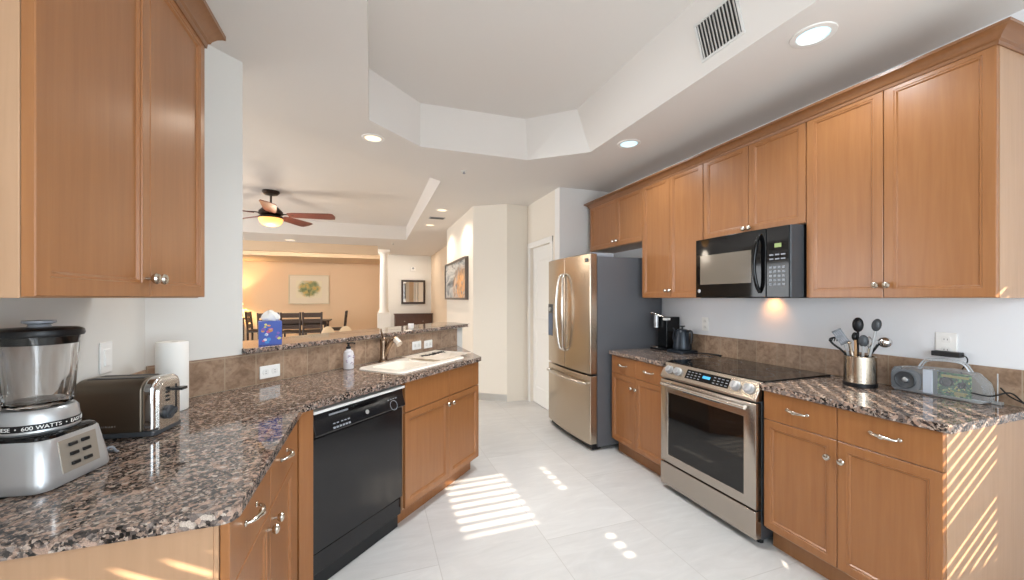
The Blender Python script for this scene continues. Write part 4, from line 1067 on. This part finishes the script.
mm = pt.n('ShaderNodeMath', _operation='MULTIPLY'); pt.l(gr.outputs['Fac'], mm.inputs[0]); pt.l(n1, mm.inputs[1])
msk = pt.ramp(mm.outputs[0], [(.10, (0, 0, 0, 1)), (.22, (1, 1, 1, 1))])
pt.l(pt.mix(msk, hx('#ded6bd'), leaf), pt.b.inputs['Base Color']); pt.set(Roughness=.7)
bm = B(); box(bm, .21, W_ - .21, -.034, -.031, .20, H_ - .18); finish('print', bm, pt.m, t)
bm = B(); tube(bm, [(.58, -.035, .22), (.575, -.035, .33), (.56, -.035, .46)], .012, 6, 4, .3); tube(bm, [(.578, -.035, .32), (.62, -.035, .44), (.66, -.035, .5)], .007, 6, 4, .3); tube(bm, [(.575, -.035, .34), (.52, -.035, .44), (.49, -.035, .48)], .007, 6, 4, .3); finish('printed_trunk', bm, plain('trunk_dark', '#4b463a', .8), t)

def make_chair():
    t = thing('dining_chair', '', 'chair', (0, 0, 0), 0, 'dark dining chairs around the table')
    bm = B(); prism(bm, rrect(.44, .42, .03, 4), .44, .475); finish('seat', bm, M['darkwood'], t, .004)
    bm = B(); loft(bm, [(.40, .38, .04, .475), (.41, .39, .05, .49), (.38, .36, .05, .505)]); finish('cushion', bm, plain('seat_leather', '#3a2c24', .5), t)
    for sx in (-1, 1):
        bm = B(); box(bm, sx * .19 - .02, sx * .19 + .02, .17, .21, 0, .44); finish('leg', bm, M['darkwood'], t, .003)
        bm = B(); tube(bm, [(sx * .19, -.19, 0), (sx * .19, -.19, .45), (sx * .20, -.235, .98)], .024, 8, 4, 1.); finish('back_post', bm, M['darkwood'], t)
    for z, h in ((.60, .10), (.75, .11), (.905, .12)):
        y = -.19 - (z - .45) * .085; bm = B(); box(bm, -.19, .19, y - .011, y + .011, z - h / 2, z + h / 2); finish('slat', bm, M['darkwood'], t, .004)
    return t
c0 = make_chair()
spots = [((-2.00, 11.80, 0), 0, 'dark ladder back chair in the middle of the near side of the table'),
         ((-1.49, 11.80, 0), 0, 'dark ladder back chair at the right of the near side of the table'),
         ((-2.51, 11.80, 0), 0, 'dark ladder back chair on the near side, partly hidden by the tissue box'),
         ((-2.93, 12.45, 0), -pi / 2, 'dark dining chair at the left end of the table behind the tissue box'),
         ((-.95, 12.45, 0), pi / 2, 'dark dining chair at the right end of the table, seen from its side')]
for i, (l, r, lab) in enumerate(spots):
    o = c0 if i == 0 else copy_tree(c0); o.location = l; o.rotation_euler = (0, 0, r); o['label'] = lab; o.scale = (1.12, 1.05, 1.02)
t = thing('dining_table', 'dark wood dining table among the ladder back chairs', 'table', (-1.88, 12.5, 0), 0)
bm = B(); prism(bm, rrect(1.50, .86, .04, 5), .715, .75); finish('tabletop', bm, M['darkwood'], t, .004)
bm = B(); box(bm, -.66, .66, -.34, .34, .62, .715); finish('apron', bm, M['darkwood'], t)
for sx in (-1, 1):
    for sy in (-1, 1): bm = B(); box(bm, sx * .64 - .035, sx * .64 + .035, sy * .32 - .035, sy * .32 + .035, 0, .715); finish('leg', bm, M['darkwood'], t, .004)
# lamp on a stand in the dining corner
t = thing('table_lamp', 'glowing cream lamp at the left edge of the dining wall', 'lamp', (-3.74, 13.4, .80), 0)
bm = B(); lathe(bm, [(.09, 0), (.09, .015), (.03, .03), (.05, .12), (.055, .20), (.02, .30), (.012, .42), (.0001, .42)], 28); finish('base', bm, M['bronze'], t)
bm = B(); lathe(bm, [(.20, .38), (.14, .66)], 36, cap=False); finish('lamp_shade', bm, emit('shade_glow', '#ffe0a8', 2.2), t)
light('table_lamp_bulb', 'POINT', (-3.74, 13.4, 1.32), (0, 0, 0), 60, (1, .72, .38), shadow_soft_size=.05)
t = thing('side_table', 'low dark side table under the glowing lamp', 'table', (-3.74, 13.4, 0), 0)
bm = B(); box(bm, -.30, .30, -.25, .25, .76, .80); finish('top', bm, M['darkwood'], t, .004)
for sx in (-1, 1):
    for sy in (-1, 1): bm = B(); box(bm, sx * .26 - .02, sx * .26 + .02, sy * .21 - .02, sy * .21 + .02, 0, .76); finish('leg', bm, M['darkwood'], t)
area('dining_fill', (-2.2, 10.2, 2.55), (radians(42), 0, 0), 4.2, .10, 62, WARM)  # added fill lamp, out of sight behind the header, brightens the dining room

# sofa with two round-topped cushions, seen just over the bar
t = thing('sofa', 'cream sofa mostly hidden behind the raised bar', 'sofa', (-.50, 6.5, 0), radians(180))
bm = B(); box(bm, -.9, .9, -.40, .40, .10, .42); finish('base', bm, M['cream'], t, .02)
bm = B(); box(bm, -.9, .9, .24, .44, .42, .70); finish('backrest', bm, M['cream'], t, .05)
for s in (-1, 1): bm = B(); box(bm, s * .9 - (.16 if s > 0 else 0), s * .9 + (.16 if s < 0 else 0), -.40, .40, .42, .60); finish('armrest', bm, M['cream'], t, .04)
for sx in (-.8, .8):
    for sy in (-.33, .33): bm = B(); cyl(bm, (sx, sy, 0), (sx, sy, .11), .025); finish('leg', bm, M['darkwood'], t)
for x, lab in ((-.615, 'left cream cushion showing above the bar near the table corner'), (-.375, 'right cream cushion showing above the bar below the end chair')):
    bm = B(); v = ball(bm, (0, 0, 0), .1, .95, .45, 1.3, 20); xf(bm, v, Matrix.Translation((x, 6.40, .825))); solo('cushion', bm, M['cream'], lab, 'cushion', 'cream sofa cushions')

# warm lamp under the microwave hood
light('hood_lamp', 'SPOT', (2.57, 1.96, 1.362), (0, radians(-52), 0), 1.1, (1, .42, .13), spot_size=radians(115), spot_blend=.8, shadow_soft_size=.02)
